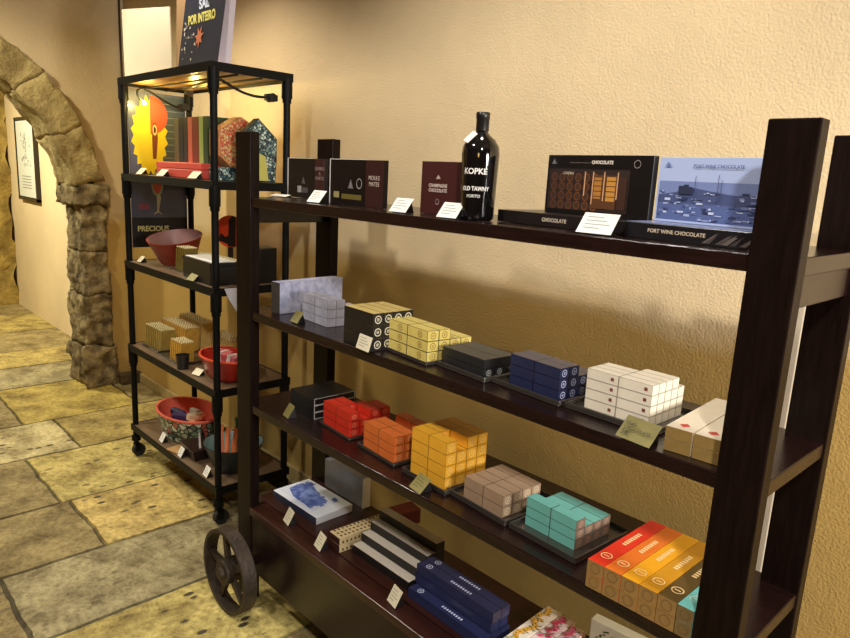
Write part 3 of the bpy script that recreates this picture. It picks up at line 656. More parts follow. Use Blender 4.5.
def floral(x, y, z, petals, bg, label, wx=.11):
    q = empty('floral_box', (x, y, z), R_(2), label, 'box')
    MB().box(0, wx, 0, .27, 0, .034).build('body', mat('floral paper %s' % (bg,), bg, .5), q, bevel=.0015)
    a = Art(); rnd = random.Random(len(label))
    for k in range(20):
        cx_, cy_ = rnd.uniform(.012, wx-.012), .014+k*.0125; pc = petals[rnd.randrange(len(petals))]
        for t in range(5): a.disc(cx_+.006*math.cos(t*1.257), cy_+.006*math.sin(t*1.257), .0042, pc, 7)
        a.disc(cx_, cy_, .0028, (120, 70, 30), 6)
        for t in range(2): gx = cx_+rnd.uniform(-.014, .014); gy = cy_+rnd.uniform(-.01, .01); a.poly([(gx, gy), (gx+.007, gy+.002), (gx+.010, gy+.007), (gx+.003, gy+.005)], (88, 110, 70))
    a.build('flower_print', q, (0, 0, .0343), FX, RX)
floral(1.262, .100, Z[4], [(222, 168, 60), (226, 176, 80)], (238, 224, 206), 'white box printed with yellow flowers at the front of the bottom shelf', .05)
floral(1.314, .096, Z[4], [(208, 60, 96), (222, 110, 140)], (240, 216, 212), 'pale pink box printed with red roses on the bottom shelf', .05)
floral(1.367, .080, Z[4]-0, [(214, 90, 120)], (240, 206, 206), 'low pink box printed with small flowers beside the rose box', .045)
p = empty('cream_box', (1.405, .452, Z[4]), 0)
bpy.data.objects.remove(p)
q = empty('upright_box', (1.50, .33, Z[4]), R_(6), 'cream box with green lettering standing under the row of long boxes', 'box')
MB().box(-.07, .12, 0, .035, 0, .11).build('body', mat('cream green card', (214, 206, 176), .5, vary=.1), q, bevel=.0015)
a = Art(); rnd = random.Random(8)
for k in range(24): x = rnd.uniform(-.06, .10); y = rnd.uniform(.01, .09); a.rect(x, x+.006, y, y+.005, (92, 100, 56))
a.build('print', q, (0, -.0003, 0), FX, UP)

# ------------------------------------------------------------ level 1: upright boxes, bottle, flat boxes
DK = mat('black maroon card', (20, 13, 15), .4, vary=.2, spec=.25); MAR = mat('maroon printed card', (52, 22, 26), .35)
SIL = (196, 190, 180)
p = empty('chocolate_box', (.038, .262, Z[1]), R_(-3), 'upright dark box with faint label at the left end of the top shelf', 'box')
MB().box(-.135, .135, 0, .018, 0, .150).build('body', DK, p, bevel=.0012)
MB().box(-.138, -.1352, -.001, .019, 0, .151).box(-.138, .02, -.001, .019, .1502, .1515).build('edge', WHITE, p)
MB().box(.07, .1353, -.0008, -.0001, 0.001, .149).build('label_band', MAR, p)
text('DOURO\n&\nPORTO', .018, (150, 128, 120), p, (.105, -.0014, .095), FX, UP)
a = Art().poly([(-.03, .055), (0, .055), (-.015, .082)], (80, 74, 78)); a.rect(-.06, -.03, .02, .045, (150, 150, 150)).rect(-.025, .02, .02, .040, (70, 66, 70)); a.build('print', p, (0, -.0004, 0), FX, UP)
p = empty('chocolate_box', (.533, .116, Z[1]), R_(-5), 'upright dark box with gold strip and white capitals left of the bottle', 'box')
MB().box(-.145, .168, 0, .018, 0, .146).build('body', DK, p, bevel=.0012)
MB().box(-.148, -.1452, -.001, .019, 0, .148).box(-.148, .06, -.001, .019, .1462, .1477).build('edge', WHITE, p)
MB().box(.072, .1684, -.0008, -.0001, 0.001, .145).build('label_band', MAR, p)
text('MOULE\nMATES', .019, (196, 182, 172), p, (.120, -.0014, .082), FX, UP)
a = Art().poly([(-.03, .055), (0, .055), (-.015, .085)], (120, 116, 116)).ring(.035, .072, .016, .002, (190, 186, 180)).rect(-.12, -.085, .022, .042, (150, 140, 96)).rect(-.07, .05, .02, .036, (104, 92, 40)); a.build('print', p, (0, -.0004, 0), FX, UP)
p = empty('chocolate_box', (.945, .100, Z[1]), R_(-5), 'upright maroon box with small white lettering directly behind the bottle', 'box')
MB().box(-.108, .09, .02, .05, 0, .148).build('body', mat('maroon card cover', (66, 26, 28), .4), p, bevel=.0012)
MB().box(.05, .0905, .0188, .0199, .001, .147).build('label_band', MAR, p)
text('CHAMPAGNE\nCHOCOLATE', .0135, (206, 186, 176), p, (-.03, .0188, .074), FX, UP, bold=.0004)
a = Art().ring(-.03, .036, .008, .0012, (200, 180, 170)).poly([(-.04, .100), (-.02, .100), (-.03, .112)], (190, 170, 160)); a.build('print', p, (0, .0196, 0), FX, UP)
# bottle
p = empty('port_bottle', (1.105, .085, Z[1]), R_(-30), 'black glass port bottle with white stencilled lettering standing on the top shelf', 'bottle'); p.scale.z = .935
GLASS = mat('black glass', (10, 9, 11), .09, coat=.6)
prof = [(0, 0), (.038, 0), (.0425, .004), (.0440, .012), (.0485, .165), (.0490, .180), (.0465, .200), (.036, .218), (.022, .230), (.0165, .236), (.0158, .25), (.0155, .262)]
MB().lathe(prof, 48).build('body', GLASS, p, smooth=True)
MB().lathe([(.0160, .240), (.0168, .243), (.0165, .272), (.0178, .274), (.0178, .287), (.0165, .290), (0, .290)], 36).build('capsule', mat('black capsule', (20, 16, 17), .35), p, smooth=True)
def curved_text(body, size, z, r, col, par, bold=0, ang0=0, wide=1.):
    cu = bpy.data.curves.new('t', 'FONT'); cu.body = body; cu.size = size; cu.align_x = 'CENTER'; cu.align_y = 'CENTER'; cu.offset = bold; cu.resolution_u = 3
    t = bpy.data.objects.new('t', cu); C.objects.link(t); dg = bpy.context.evaluated_depsgraph_get(); dg.update()
    me = bpy.data.meshes.new_from_object(t.evaluated_get(dg)); bpy.data.objects.remove(t)
    bm = bmesh.new(); bm.from_mesh(me); bmesh.ops.subdivide_edges(bm, edges=[e for e in bm.edges if e.calc_length() > .004], cuts=2)
    for v in bm.verts:
        th = v.co.x*wide/r+ang0; zz = v.co.y+z; v.co = Vector((r*math.sin(th), -r*math.cos(th), zz))
    bm.to_mesh(me); bm.free(); me.name = 'lettering'; me.materials.clear(); me.materials.append(mat('ink %d %d %d' % col, col, .5))
    o = bpy.data.objects.new('lettering', me); C.objects.link(o); o.parent = par
curved_text('KOPKE', .0215, .132, .0478, (226, 222, 216), p, .0006, R_(58), .95)
curved_text('OLD TAWNY', .0155, .086, .0466, (226, 222, 216), p, .0005, R_(60), .80)
curved_text('PORTO', .011, .066, .0460, (210, 206, 200), p, .0003, R_(56))
tg = MB(); tg.box(-.017, .017, -.0012, 0, -.022, .022); tg = tg.build('neck_tag', WHITE, p)
tg.matrix_local = Matrix.Translation((.020, -.036, .222)) @ Matrix.Rotation(R_(25), 4, 'Z') @ Matrix.Rotation(R_(-38), 4, 'X') @ Matrix.Rotation(R_(24), 4, 'Y') @ Matrix.Diagonal((.75, 1, .8, 1))
# flat boxes and boxes standing on them
p = empty('flat_box', (1.142, .125, Z[1]), R_(-4), 'flat long black box lettered CHOCOLATE on the top shelf right of the bottle', 'box')
MB().box(0, .39, 0, .19, 0, .031).build('body', mat('black top card', (32, 26, 26), .3, vary=.3, scale=8), p, bevel=.0012)
text('CHOCOLATE', .0125, (200, 186, 166), p, (.19, -.0006, .016), FX, UP, bold=.0003)
p = empty('barrel_box', (1.235, .20, Z[1]+.0315), R_(-7), 'upright black box with barrel cellar picture standing on the flat black box', 'box')
MB().box(0, .315, 0, .018, 0, .143).build('body', mat('black gloss card', (20, 16, 17), .3), p, bevel=.0012)
a = Art(); rnd = random.Random(6)
a.rect(.008, .275, .012, .118, (42, 26, 22))
for r in range(4):
    for c in range(6):
        x = .03+c*.028; y = .024+r*.024; g = 30+int(26*(c/5)); a.disc(x, y, .0115, (60+g, 36+g//2, 28)); a.disc(x, y, .0085, (44+g//2, 28+g//3, 24)); 
a.rect(.165, .24, .02, .104, (92, 54, 26)); a.rect(.168, .192, .045, .098, (176, 118, 48)); a.rect(.208, .236, .04, .1, (196, 138, 60))
for r in range(4): a.rect(.168, .236, .05+r*.013, .052+r*.013, (70, 38, 20))
for x, t in ((.135, .02), (.162, 0), (.198, .01), (.240, .015)): a.rect(x, x+.0035, .03+t, .112, (206, 160, 120))
a.rect(.245, .27, .02, .1, (60, 32, 22))
a.ring(.295, .133, .010, .0015, (150, 140, 130)).poly([(.016, .130), (.034, .130), (.025, .144)], (110, 104, 104))
a.rect(.08, .15, .1335, .1345, (120, 110, 100))
o = a.build('printed_picture', p, (0, -.0004, 0), FX, UP); o.scale = (.93, .93, 1)
text('CHOCOLATE', .0105, (226, 214, 196), p, (.175, -.0022, .126), FX, UP, bold=.0004)
text('CASEIRA', .009, (206, 190, 160), p, (.075, -.0042, .099), FX, UP)
p = empty('flat_box', (1.545, .075, Z[1]), R_(-3), 'flat black box lettered PORT WINE CHOCOLATE at the right end of top shelf', 'box')
MB().box(0, .275, 0, .185, 0, .033).build('body', mat('black blue card', (28, 26, 30), .28), p, bevel=.0012)
MB().box(.001, .274, .001, .184, .0331, .0338).build('top_print', mat('pale blue print', (140, 150, 190), .3, vary=.3, scale=14), p)
text('PORT WINE CHOCOLATE', .0108, (206, 190, 166), p, (.118, -.0006, .018), FX, UP, bold=.0002)
a = Art(); rnd = random.Random(12)
for k in range(12): x = .175+rnd.uniform(0, .08); a.poly([(x, .004), (x+.012, .004), (x+.03, .02+rnd.uniform(0, .008)), (x+.022, .02)], rnd.choice([(70, 62, 60), (96, 86, 82), (54, 48, 48)]))
a.build('print', p, (0, -.0003, 0), FX, UP)
p = empty('harbour_box', (1.555, .175, Z[1]+.0345), R_(-9), 'upright pale blue box with harbour photograph standing by the right post', 'box')
MB().box(0, .275, 0, .018, 0, .138).build('body', mat('pale blue card', (176, 192, 232), .35), p, bevel=.0012)
a = Art(); rnd = random.Random(9)
a.rect(.006, .28, .006, .095, (120, 136, 186)); a.rect(.006, .28, .006, .05, (84, 100, 150))
a.poly([(.006, .062), (.05, .07), (.09, .082), (.16, .072), (.22, .066), (.28, .08), (.28, .045), (.006, .045)], (70, 82, 124))
for k in range(110):
    x = rnd.uniform(.008, .262); y = rnd.uniform(.008, .070); wv = rnd.uniform(.004, .018); a.rect(x, x+wv, y, y+rnd.uniform(.0015, .006), rnd.choice([(44, 54, 92), (160, 174, 214), (196, 206, 236), (70, 84, 130), (110, 124, 172)]))
for x, h in ((.06, .085), (.072, .088), (.082, .083)): a.rect(x, x+.013, .066, h, (40, 46, 74))
for x, h in ((.10, .108), (.155, .112), (.163, .100)): a.rect(x, x+.0012, .05, h, (60, 70, 110))
a.poly([(.018, .128), (.034, .128), (.026, .140)], (110, 126, 176))
o = a.build('printed_picture', p, (0, -.0004, 0), FX, UP); o.scale = (.96, .92, 1)
text('PORT WINE CHOCOLATE', .0098, (70, 84, 130), p, (.145, -.0052, .119), FX, UP)

# ------------------------------------------------------------ price cards
def card(x, y, z, rz, label, w_=.068, h=.05, m=None, lean=50, lines=True, linecol=(150, 146, 140)):
    q = empty('price_card', (x, y, z), rz, label, 'price card', None)
    a = math.radians(lean); dy, dz = h*math.cos(a), h*math.sin(a); t = .0012
    mb = MB().hexa([(-w_/2, 0, .003), (w_/2, 0, .003), (w_/2, t, .003), (-w_/2, t, .003), (-w_/2, dy, .003+dz), (w_/2, dy, .003+dz), (w_/2, dy+t, .003+dz), (-w_/2, dy+t, .003+dz)])
    mb.build('card', m or WHITE, q)
    MB().prism([(.002, .0), (dy+.012, .0), (dy+.001, dz*.86), (.006, .004)], -w_*.36, w_*.36, 'x').build('holder', BLACK, q)
    if lines:
        nrm = Vector((0, -math.sin(a), math.cos(a))); art = Art()
        for k in range(4): art.rect(-w_*.36, w_*(.1+.25*((k*7) % 3)/2), h*(.78-.18*k), h*(.78-.18*k)+.0022, linecol)
        o = art.build('print', q, (0, 0, .003), (1, 0, 0), (0, math.cos(a), math.sin(a)))
    return q
card(.394, .055, Z[1], .05, 'white price card in front of the leftmost upright dark box')
card(.850, .030, Z[1], .05, 'white price card between the gold strip box and the maroon box')
card(1.060, .015, Z[1], .05, 'white price card at the foot of the black bottle')
card(1.500, .022, Z[1], .05, 'white price card between the two flat black boxes', .085, .055)
card(-.0, .16, Z[1], .2, 'white card lying low at the far left end of the top shelf', .09, .03, lean=14, lines=False)
card(.325, .030, Z[2], -.1, 'small olive price card by the pale grey cartons', .052, .045, OLIVEC, 55, True, (96, 88, 50))
card(.755, -.004, Z[2], -.1, 'beige price card leaning before the black and gold block', .07, .045, CREAM, 72)
c_ = card(1.655, .006, Z[2], -.12, 'olive green tent card in front of the white block', .085, .055, OLIVEC, 45, False)
text('DUO\nCHOCOLATE', .011, (60, 62, 40), c_, (-.03, .014, .030), (1, 0, 0), (0, math.cos(R_(45)), math.sin(R_(45))), align='LEFT')
text('5€', .018, (60, 62, 40), c_, (-.032, .0035, .0165), (1, 0, 0), (0, math.cos(R_(45)), math.sin(R_(45))), align='LEFT')
card(.268, .036, Z[3], -.2, 'olive price card before the flat black boxes', .05, .05, OLIVEC, 58, True, (96, 88, 50))
card(1.00, .010, Z[3], -.2, 'olive price card in front of the golden block', .06, .052, OLIVEC, 45, True, (96, 88, 50))
card(.270, .040, Z[4], -.2, 'beige price card before the blue engraved box', .052, .055, CREAM, 62)
card(.492, .030, Z[4], -.2, 'beige price card before the cream beaded boxes', .052, .055, CREAM, 62)
card(.905, .025, Z[4], -.2, 'beige price card before the stepped black boxes', .052, .055, CREAM, 62)
card(-1.477, .20, RZ[3]+.0025, .1, 'small cream card at the arch end of the upper rack shelf', .06, .045, CREAM, 45)
card(-1.20, .20, RZ[3]+.0025, .1, 'cream card before the red box on the upper rack shelf', .07, .045, CREAM, 45)
card(-.83, .20, RZ[3]+.0025, .1, 'cream card nearest the corner post on the upper rack shelf', .075, .045, CREAM, 45)
card(-1.52, .20, RZ[2]+.0025, .0, 'small white card before the terracotta bowl on the rack', .05, .04, CREAM, 45)
card(-.80, .167, RZ[2]+.0025, .0, 'olive card before the black box on the rack', .075, .05, OLIVEC, 45, True, (96, 88, 50))
card(-1.255, .185, RZ[0]+.0025, -.1, 'white card before the oval patterned basket', .055, .05, WHITE, 62)
card(-1.005, .18, RZ[0]+.0025, -.1, 'white card before the small wooden board', .055, .05, WHITE, 62)
card(-.70, .178, RZ[0]+.0025, -.1, 'white card before the teal bowl on the lowest rack shelf', .055, .05, WHITE, 62)
card(-.83, .20, RZ[1]+.0025, .2, 'small cream card before the red enamel basket on the rack', .06, .04, CREAM, 40, False)

# ------------------------------------------------------------ things on the rack
# top: white display box and dark book
p = empty('display_box', (-1.62, .20, RZ[4]+.0025), 0, 'blank white cardboard display box standing on top of the pipe rack', 'box')
mb = MB(); mb.hexa([(0, 0, 0), (.60, 0, 0), (.60, .005, 0), (0, .005, 0), (-.01, 0, .35), (.59, 0, .285), (.59, .005, .285), (-.01, .005, .35)])
mb.build('front_panel', mat('off white board', (222, 212, 186), .7, vary=.05, scale=3), p)
MB().hexa([(0, .006, 0), (.005, .006, 0), (.005, .25, 0), (0, .25, 0), (-.01, .006, .35), (-.005, .006, .35), (-.005, .25, .30), (-.01, .25, .30)]).build('side_panel', mat('off white board', (222, 212, 186)), p)
p = empty('display_book', (-.985, .215, RZ[4]+.0025), 0, 'large dark star printed book cover standing on top of the rack, lettered POR INTEIRO', 'book')
def skewbox(x0, x1, s, y0, y1, h): return [(x0, y0, 0), (x1, y0, 0), (x1, y1, 0), (x0, y1, 0), (x0+s, y0+.02, h), (x1+s, y0+.02, h), (x1+s, y1+.02, h), (x0+s, y1+.02, h)]
MB().hexa(skewbox(0, .40, .12, 0, .025, .50)).build('cover', mat('midnight cover', (44, 50, 66), .35, vary=.35, scale=5), p)
MB().hexa([(.402, .0, 0), (.43, .02, 0), (.43, .045, 0), (.402, .03, 0), (.522, .02, .5), (.50, .04, .5), (.50, .065, .5), (.522, .05, .5)]).build('page_block', mat('lilac white pages', (206, 198, 214), .6), p)
MB().hexa([(-.03, .004, 0), (-.002, 0, 0), (-.002, .025, 0), (-.03, .025, 0), (-.03, .02, .5), (.118, .02, .5), (.118, .045, .5), (-.03, .045, .5)]).build('spine', mat('tan spine', (150, 120, 84), .6), p)
slope = (.04*3, .02*3, .5*3)
def onb(u, v): return (u+.12*v/.5, -.0015+.02*v/.5, v)
text('POR INTEIRO', .054, (214, 206, 110), p, onb(.19, .205), (1, 0, 0), (.12, .02, .5), bold=.002, wide=.82)
text('SAL', .06, (196, 206, 226), p, onb(.20, .262), (1, 0, 0), (.12, .02, .5), bold=.002)
st = MB(); st.flat = True
def star(cx, cy, r, k=7, inner=.45):
    vs = []
    for i in range(2*k): rr = r if i % 2 == 0 else r*inner; t = PI*i/k+.3; x, y, z = onb(cx+rr*math.cos(t)*.9, cy+rr*math.sin(t)); vs.append((x, y-.001, z))
    st.add(vs, [tuple(range(2*k))])
star(.19, .125, .05)
st.build('star_print', mat('copper star', (190, 116, 84), .4), p)
st = MB(); st.flat = True; rnd = random.Random(3)
for k in range(26): star(abs(rnd.gauss(0, .06))+.02, rnd.uniform(.02, .2), rnd.uniform(.004, .009), 4)
for k in range(10): star(rnd.uniform(.05, .38), rnd.uniform(.25, .46), .005, 4)
st.build('sparkle_print', mat('silver spark', (214, 210, 196), .4), p)
# poster on the left end of the rack
p = empty('rooster_poster', (RX0-.0255, .215, 1.25), 0, "tall poster with yellow toothed shape and red comb at the rack's arch end", 'poster')
MB().box(-.006, 0, 0, .325, 0, .86).build('board', mat('slate poster', (92, 98, 124), .3, vary=.25, scale=4), p)
a = Art(); a.rect(.17, .32, .33, .845, (66, 78, 90))
for k in range(13): a.rect(.17, .32, .36+k*.037, .364+k*.037, (120, 132, 142))
a.rect(0, .325, 0, .17, (26, 26, 30))
teeth = []
N = 40
for i in range(N):
    t = 2*PI*i/N; r = 1 if i % 2 else .84; teeth.append((.115+.105*r*math.cos(t), .625+.225*r*math.sin(t)))
a.poly(teeth, (226, 206, 34))
a.poly([(.12+.10*math.cos(t), .74+.105*math.sin(t)) for t in [-PI/2+PI*i/14 for i in range(15)]]+[(.12, .845)], (214, 84, 50))
a.poly([(.13, .50), (.15, .50), (.162, .62), (.155, .70), (.135, .70), (.128, .62)], (120, 60, 30)); a.disc(.145, .66, .012, (230, 200, 150), ry=.03); a.disc(.145, .66, .007, (60, 34, 20), ry=.018)
a.disc(.15, .36, .035, (150, 180, 140), ry=.07); a.disc(.15, .36, .025, (200, 90, 70), ry=.055); a.disc(.15, .36, .028, (200, 92, 76), ry=.05)
a.poly([(.145, .20), (.155, .20), (.17, .29), (.155, .30), (.145, .29)], (196, 190, 150))
a.poly([(.12, .185), (.15, .21), (.18, .185), (.152, .20)], (206, 200, 150))
a.rect(.04, .10, .215, .25, (150, 80, 100))
a.build('printed_picture', p, (0.0002, 0, 0), RX, UP)
text('PRECIOUS', .042, (214, 214, 150), p, (.003, .12, .105), RX, UP, wide=.95, bold=.0015)
# cables and clip lamps
CAB = mat('black cable', (14, 14, 15), .5)
lampm = bpy.data.materials.new('lit lamp glass'); lampm.use_nodes = True; nn = lampm.node_tree.nodes['Principled BSDF']
nn.inputs['Emission Color'].default_value = (1, .93, .6, 1); nn.inputs['Emission Strength'].default_value = 30
def clip_lamp(loc, pts, aim, label, bulbloc, energy, added_shade=False):
    q = empty('clip_lamp', loc, 0, label, 'lamp')
    L0 = Vector(loc)
    MB().cyl((-.022, 0, 0), (.022, 0, 0), .02, n=14).box(-.012, .012, -.03, .03, -.014, .014).build('clip', BLACK, q, smooth=True)
    MB().tube([Vector(t)-L0 for t in pts], .006).build('cable', CAB, q, smooth=True)
    b = Vector(bulbloc)-L0
    if added_shade:
        MB().cyl(b+Vector((0, -.022, 0)), b+Vector((0, .012, 0)), .012, .020, n=20, caps=False).cyl(b+Vector((0, -.024, 0)), b+Vector((0, -.021, 0)), .0125, n=20).build('added_shade', BLACK, q, smooth=True)  # shade added to hide the bulb and turn its glow to the wall
    MB().lathe([(0, -.010), (.008, -.008), (.011, 0), (.008, .008), (0, .010)], 14, o=b).build('bulb', lampm, q, smooth=True)
    l = bpy.data.lights.new('glow', 'POINT'); l.energy = energy; l.color = (1, .74, .2); l.shadow_soft_size = .015
    o = bpy.data.objects.new('glow', l); C.objects.link(o); o.location = Vector(bulbloc)+Vector(aim)
def bez(a, b, c, d, n=16):
    a, b, c, d = map(Vector, (a, b, c, d)); return [a*(1-t)**3+3*b*t*(1-t)**2+3*c*t*t*(1-t)+d*t**3 for t in [i/n for i in range(n+1)]]
clip_lamp((-1.61+.05, .50, 2.045), bez((-1.56, .49, 2.045), (-1.57, .42, 2.03), (-1.56, .32, 2.12), (-1.545, .275, 2.11))+bez((-1.545, .275, 2.11), (-1.54, .22, 2.13), (-1.545, .22, 2.07), (-1.55, .272, 2.05), 8)[1:], (.03, 0, 0), 'black clip lamp with a lit bulb before the rooster poster', (-1.55, .272, 2.045), 3.0)
clip_lamp((-.62, .50, 2.055), bez((-.62, .48, 2.055), (-.63, .35, 2.04), (-.61, .27, 2.10), (-.61, .23, 2.105))+bez((-.61, .23, 2.105), (-.8, .26, 2.11), (-1.0, .30, 2.105), (-1.2, .34, 2.11), 10)[1:], (0, .022, 0), 'black clip lamp with looping cable on the rear right rack post', (-1.2, .37, 2.092), 4.0, True)
# upper shelf: books, red box, hexagonal boxes
bk = [('sparkling brown', (122, 108, 74), -1.24, .055), ('black', (26, 22, 24), -1.183, .05), ('dark plum', (44, 26, 30), -1.131, .05), ('coral', (224, 110, 82), -1.079, .05), ('brick red', (140, 50, 34), -1.027, .07), ('lime green', (178, 200, 106), -.955, .045), ('dark green', (50, 78, 44), -.908, .045)]
for nm, cc, x, t in bk:
    q = empty('book', (x, .30, RZ[3]+.0775), 0, '%s book standing upright on the red box, upper rack shelf' % nm, 'book', 'upright books')
    MB().box(0, .004, 0, .16, 0, .222).box(t-.006, t-.002, 0, .16, 0, .222).box(.004, t-.006, 0, .004, 0, .222).build('cover', mat('cover '+nm, cc, .5, vary=.4 if 'spark' in nm else .08, scale=90), q)
    MB().box(.0045, t-.0065, .0045, .155, .004, .218).build('pages', CREAM, q)
p = empty('red_case', (-1.36, .25, RZ[3]+.0025), 0, 'flat red case lying on the upper rack shelf under the books', 'box')
MB().box(0, .53, 0, .25, .0, .042).build('base', mat('red leatherette', (190, 66, 52), .5), p, bevel=.004)
MB().box(0, .53, 0, .25, .0425, .0745).build('lid', mat('coral red card', (206, 72, 58), .5, vary=.1), p, bevel=.004)
def hexbox(loc, rz, pts, depth, outer, face, label, door=None):
    q = empty('patterned_box', loc, rz, label, 'gift box'); h = max(b for a, b in pts)
    MB().prism(pts, 0, depth, 'y').build('body', outer, q, bevel=.002)
    MB().prism([(a*.95, h/2+(b-h/2)*.95) for a, b in pts], -.003, -.0003, 'y').build('front', face, q)
    if door:
        MB().prism([(-.05, .008), (.05, .008), (.034, .12), (0, .135), (-.034, .12)], -.005, -.0033, 'y').build('panel', door, q)
HEXP = [(-.055, 0), (.055, 0), (.115, .05), (.115, .17), (0, .235), (-.115, .17), (-.115, .05)]
HOUSEP = [(-.075, 0), (.09, 0), (.098, .10), (.098, .205), (0, .292), (-.09, .205), (-.09, .06)]
CORAL = cell_mat('coral flower paper', [(226, 120, 84), (236, 190, 120), (230, 96, 72), (238, 206, 140), (222, 140, 90)], .04, 110); 
CORAL2 = mat('coral edge paper', (222, 150, 96), .5, vary=.3, scale=40)
TERR = cell_mat('terrazzo paper', [(120, 150, 152), (196, 214, 206), (40, 66, 76), (70, 110, 118), (150, 176, 170)], .10, 75)
TEAL = mat('dark teal card', (20, 52, 58), .4, vary=.3)
tag(MB().box(-.125, -.02, -.115, .115, 0, .062).build('speckled_box', TERR, loc=(-.70, .40, RZ[3]+.0025), bevel=.002), 'low dark speckled box under the coral patterned box', 'box')
hexbox((-.715, .40, RZ[3]+.0655), R_(90), HEXP, .10, CORAL2, CORAL, 'coral flower patterned six sided gift box on the upper rack shelf')
hexbox((-.605, .427, RZ[3]+.0025), R_(90), HOUSEP, .05, TEAL, TERR, 'dark teal speckled gift box with pointed top by the rear rack post', mat('yellow green card', (206, 204, 110), .5, vary=.1))
# shelf r3
p = empty('bowl', (-1.36, .36, RZ[2]+.0025), 0, 'terracotta red bowl with pale inside on the middle rack shelf', 'bowl')
TC = mat('terracotta glaze', (150, 52, 34), .4, vary=.2); 
p.location.z += .021; p.rotation_euler = (.20, .12, 0)
bwl = MB().lathe([(0, 0), (.085, 0), (.095, .005), (.146, .135), (.148, .139), (.143, .139)], 40); bwl = bwl.build('body', TC, p, smooth=True)
MB().lathe([(.1428, .139), (.139, .133), (.09, .016), (0, .012)], 40).build('inner', mat('mauve glaze', (176, 138, 138), .4, vary=.1), p, smooth=True)
def packet(name, x, y, z, w_, h, t, col, label, group, rz=0, lean=.12):
    q = empty(name, (x, y, z), rz, label, 'packet', group)
    mb = MB(); mb.hexa([(0, 0, 0), (t, 0, 0), (t, w_, 0), (0, w_, 0), (lean*h, 0, h), (t+lean*h, 0, h), (t+lean*h, w_, h), (lean*h, w_, h)]); mb.build('body', mat('packet '+str(col), col, .4, vary=.18, scale=30), q)
    m2 = MB()
    for k in range(6): m2.lathe([(0, -.006), (.006, 0), (0, .006)], 7, o=(t/2+lean*h, w_*(k+.5)/6, h+.006))
    m2.build('beaded_edge', mat('cream beads', (232, 220, 170), .5), q)
    return q
def copy_tree(o):
    c = o.copy(); C.objects.link(c)
    for ch in o.children: d = ch.copy(); C.objects.link(d); d.parent = c
    return c
ORD = 'first second third fourth fifth sixth seventh eighth ninth tenth eleventh twelfth thirteenth fourteenth fifteenth sixteenth seventeenth eighteenth nineteenth'.split()
def row_of(pk, n, step):
    base_ = pk['label']
    for k in range(n):
        c = pk if k == 0 else copy_tree(pk)
        c.location.x = pk.location.x+step*k; c['label'] = base_+', %s from the arch side' % ORD[k]
pk = packet('packet', -1.175, .262, RZ[2]+.006, .07, .115, .009, (128, 108, 46), "olive packet in the short row by the terracotta bowl", 'olive packets by the bowl', 0, .1)
row_of(pk, 5, .024)
pk = packet('packet', -1.20, .355, RZ[2]+.0025,   .10, .075, .009, (206, 158, 90), "cream beaded packet in rear row, middle rack shelf", 'cream packets in the rear row', 0, .1)
row_of(pk, 19, .0245)
tag(MB().box(0, .20, 0, .11, 0, .0032).build('tray', TRAY, loc=(-1.215, .245, RZ[2]+.0025)), 'thin black tray under the olive packets by the bowl', 'tray')
q = empty('black_box', (-.945, .20, RZ[2]+.0025), R_(-2), 'black lidded box with a white top on the middle rack shelf', 'box')
MB().box(0, .32, 0, .14, 0, .085).build('body', BLACK, q, bevel=.003)
MB().box(-.003, .323, -.003, .143, .0855, .105).build('lid', mat('black gloss lid', (22, 22, 25), .25), q, bevel=.003)
MB().box(.01, .31, .01, .13, .1055, .108).build('paper', WHITE, q)
q = empty('red_fan', (-1.03, .50, RZ[2]+.0025), R_(35), 'round red and black painted fan standing at the rear of middle rack shelf', 'ornament')
MB().cyl((0, 0, .21), (0, .012, .21), .085, n=40).build('disc', mat('vermilion lacquer', (214, 66, 32), .4), q)
a = Art(); a.poly([(-.012, .13), (.03, .13), (.034, .29), (.012, .295), (-.006, .27)], (24, 14, 16)); a.poly([(-.07, .16), (-.01, .14), (.0, .19), (-.03, .18), (-.05, .2)], (24, 14, 16)); a.build('pattern', q, (0, -.0004, 0), FX, UP)
MB().box(-.012, .012, 0, .012, 0, .128).build('handle', BLACK, q)
tag(MB().box(0, .10, 0, .10, 0, .17).build('black_canister', mat('black satin', (15, 15, 17), .35), loc=(-.69, .42, RZ[2]+.0025), bevel=.004), 'tall black square canister in the rear corner of middle rack shelf', 'canister')
tag(MB().prism([(0, 0), (.085, 0), (.085, -.15), (.02, -.05)], 0, .001, 'x').build('hanging_tag', mat('grey white paper', (188, 188, 198), .6), loc=(RX1+.0215, .215, RZ[2]+.0)), 'pale grey paper tag hanging over the middle rack shelf edge', 'tag')
# shelf r4: trays of gold packets, red bowl, small bucket
tag(MB().box(0, .24, 0, .30, 0, .0035).box(0, .24, 0, .004, .0035, .009).box(.236, .24, .004, .3, .0035, .009).build('tray', TRAY, loc=(-1.575, .22, RZ[1]+.0025)), 'dark tray under the long rows of gold packets', 'tray')
tag(MB().box(0, .27, 0, .15, 0, .0035).box(0, .27, 0, .004, .0035, .009).box(.266, .27, .004, .15, .0035, .009).build('tray', TRAY, loc=(-1.31, .205, RZ[1]+.0025)), 'dark tray under the short row of gold packets', 'tray')
pk = packet('packet', -1.56, .235, RZ[1]+.0062, .085, .115, .009, (176, 150, 76), "olive gold packet, front row on the long tray", 'gold packets in the front row', 0, .14)
row_of(pk, 9, .0255)
pk = packet('packet', -1.56, .335, RZ[1]+.0062, .085, .135, .009, (212, 166, 76), "gold packet, middle row on the long tray", 'gold packets in the middle row', 0, .14)
row_of(pk, 12, .0265)
pk = packet('packet', -1.56, .433, RZ[1]+.0062, .08, .155, .009, (222, 186, 110), "pale gold packet, rear row on the long tray", 'gold packets in the rear row', 0, .14)
row_of(pk, 12, .0265)
pk = packet('packet', -1.19, .225, RZ[1]+.0062, .075, .105, .009, (208, 160, 64), "bright gold packet in short row by red basket", 'gold packets in the short row', 0, .14)
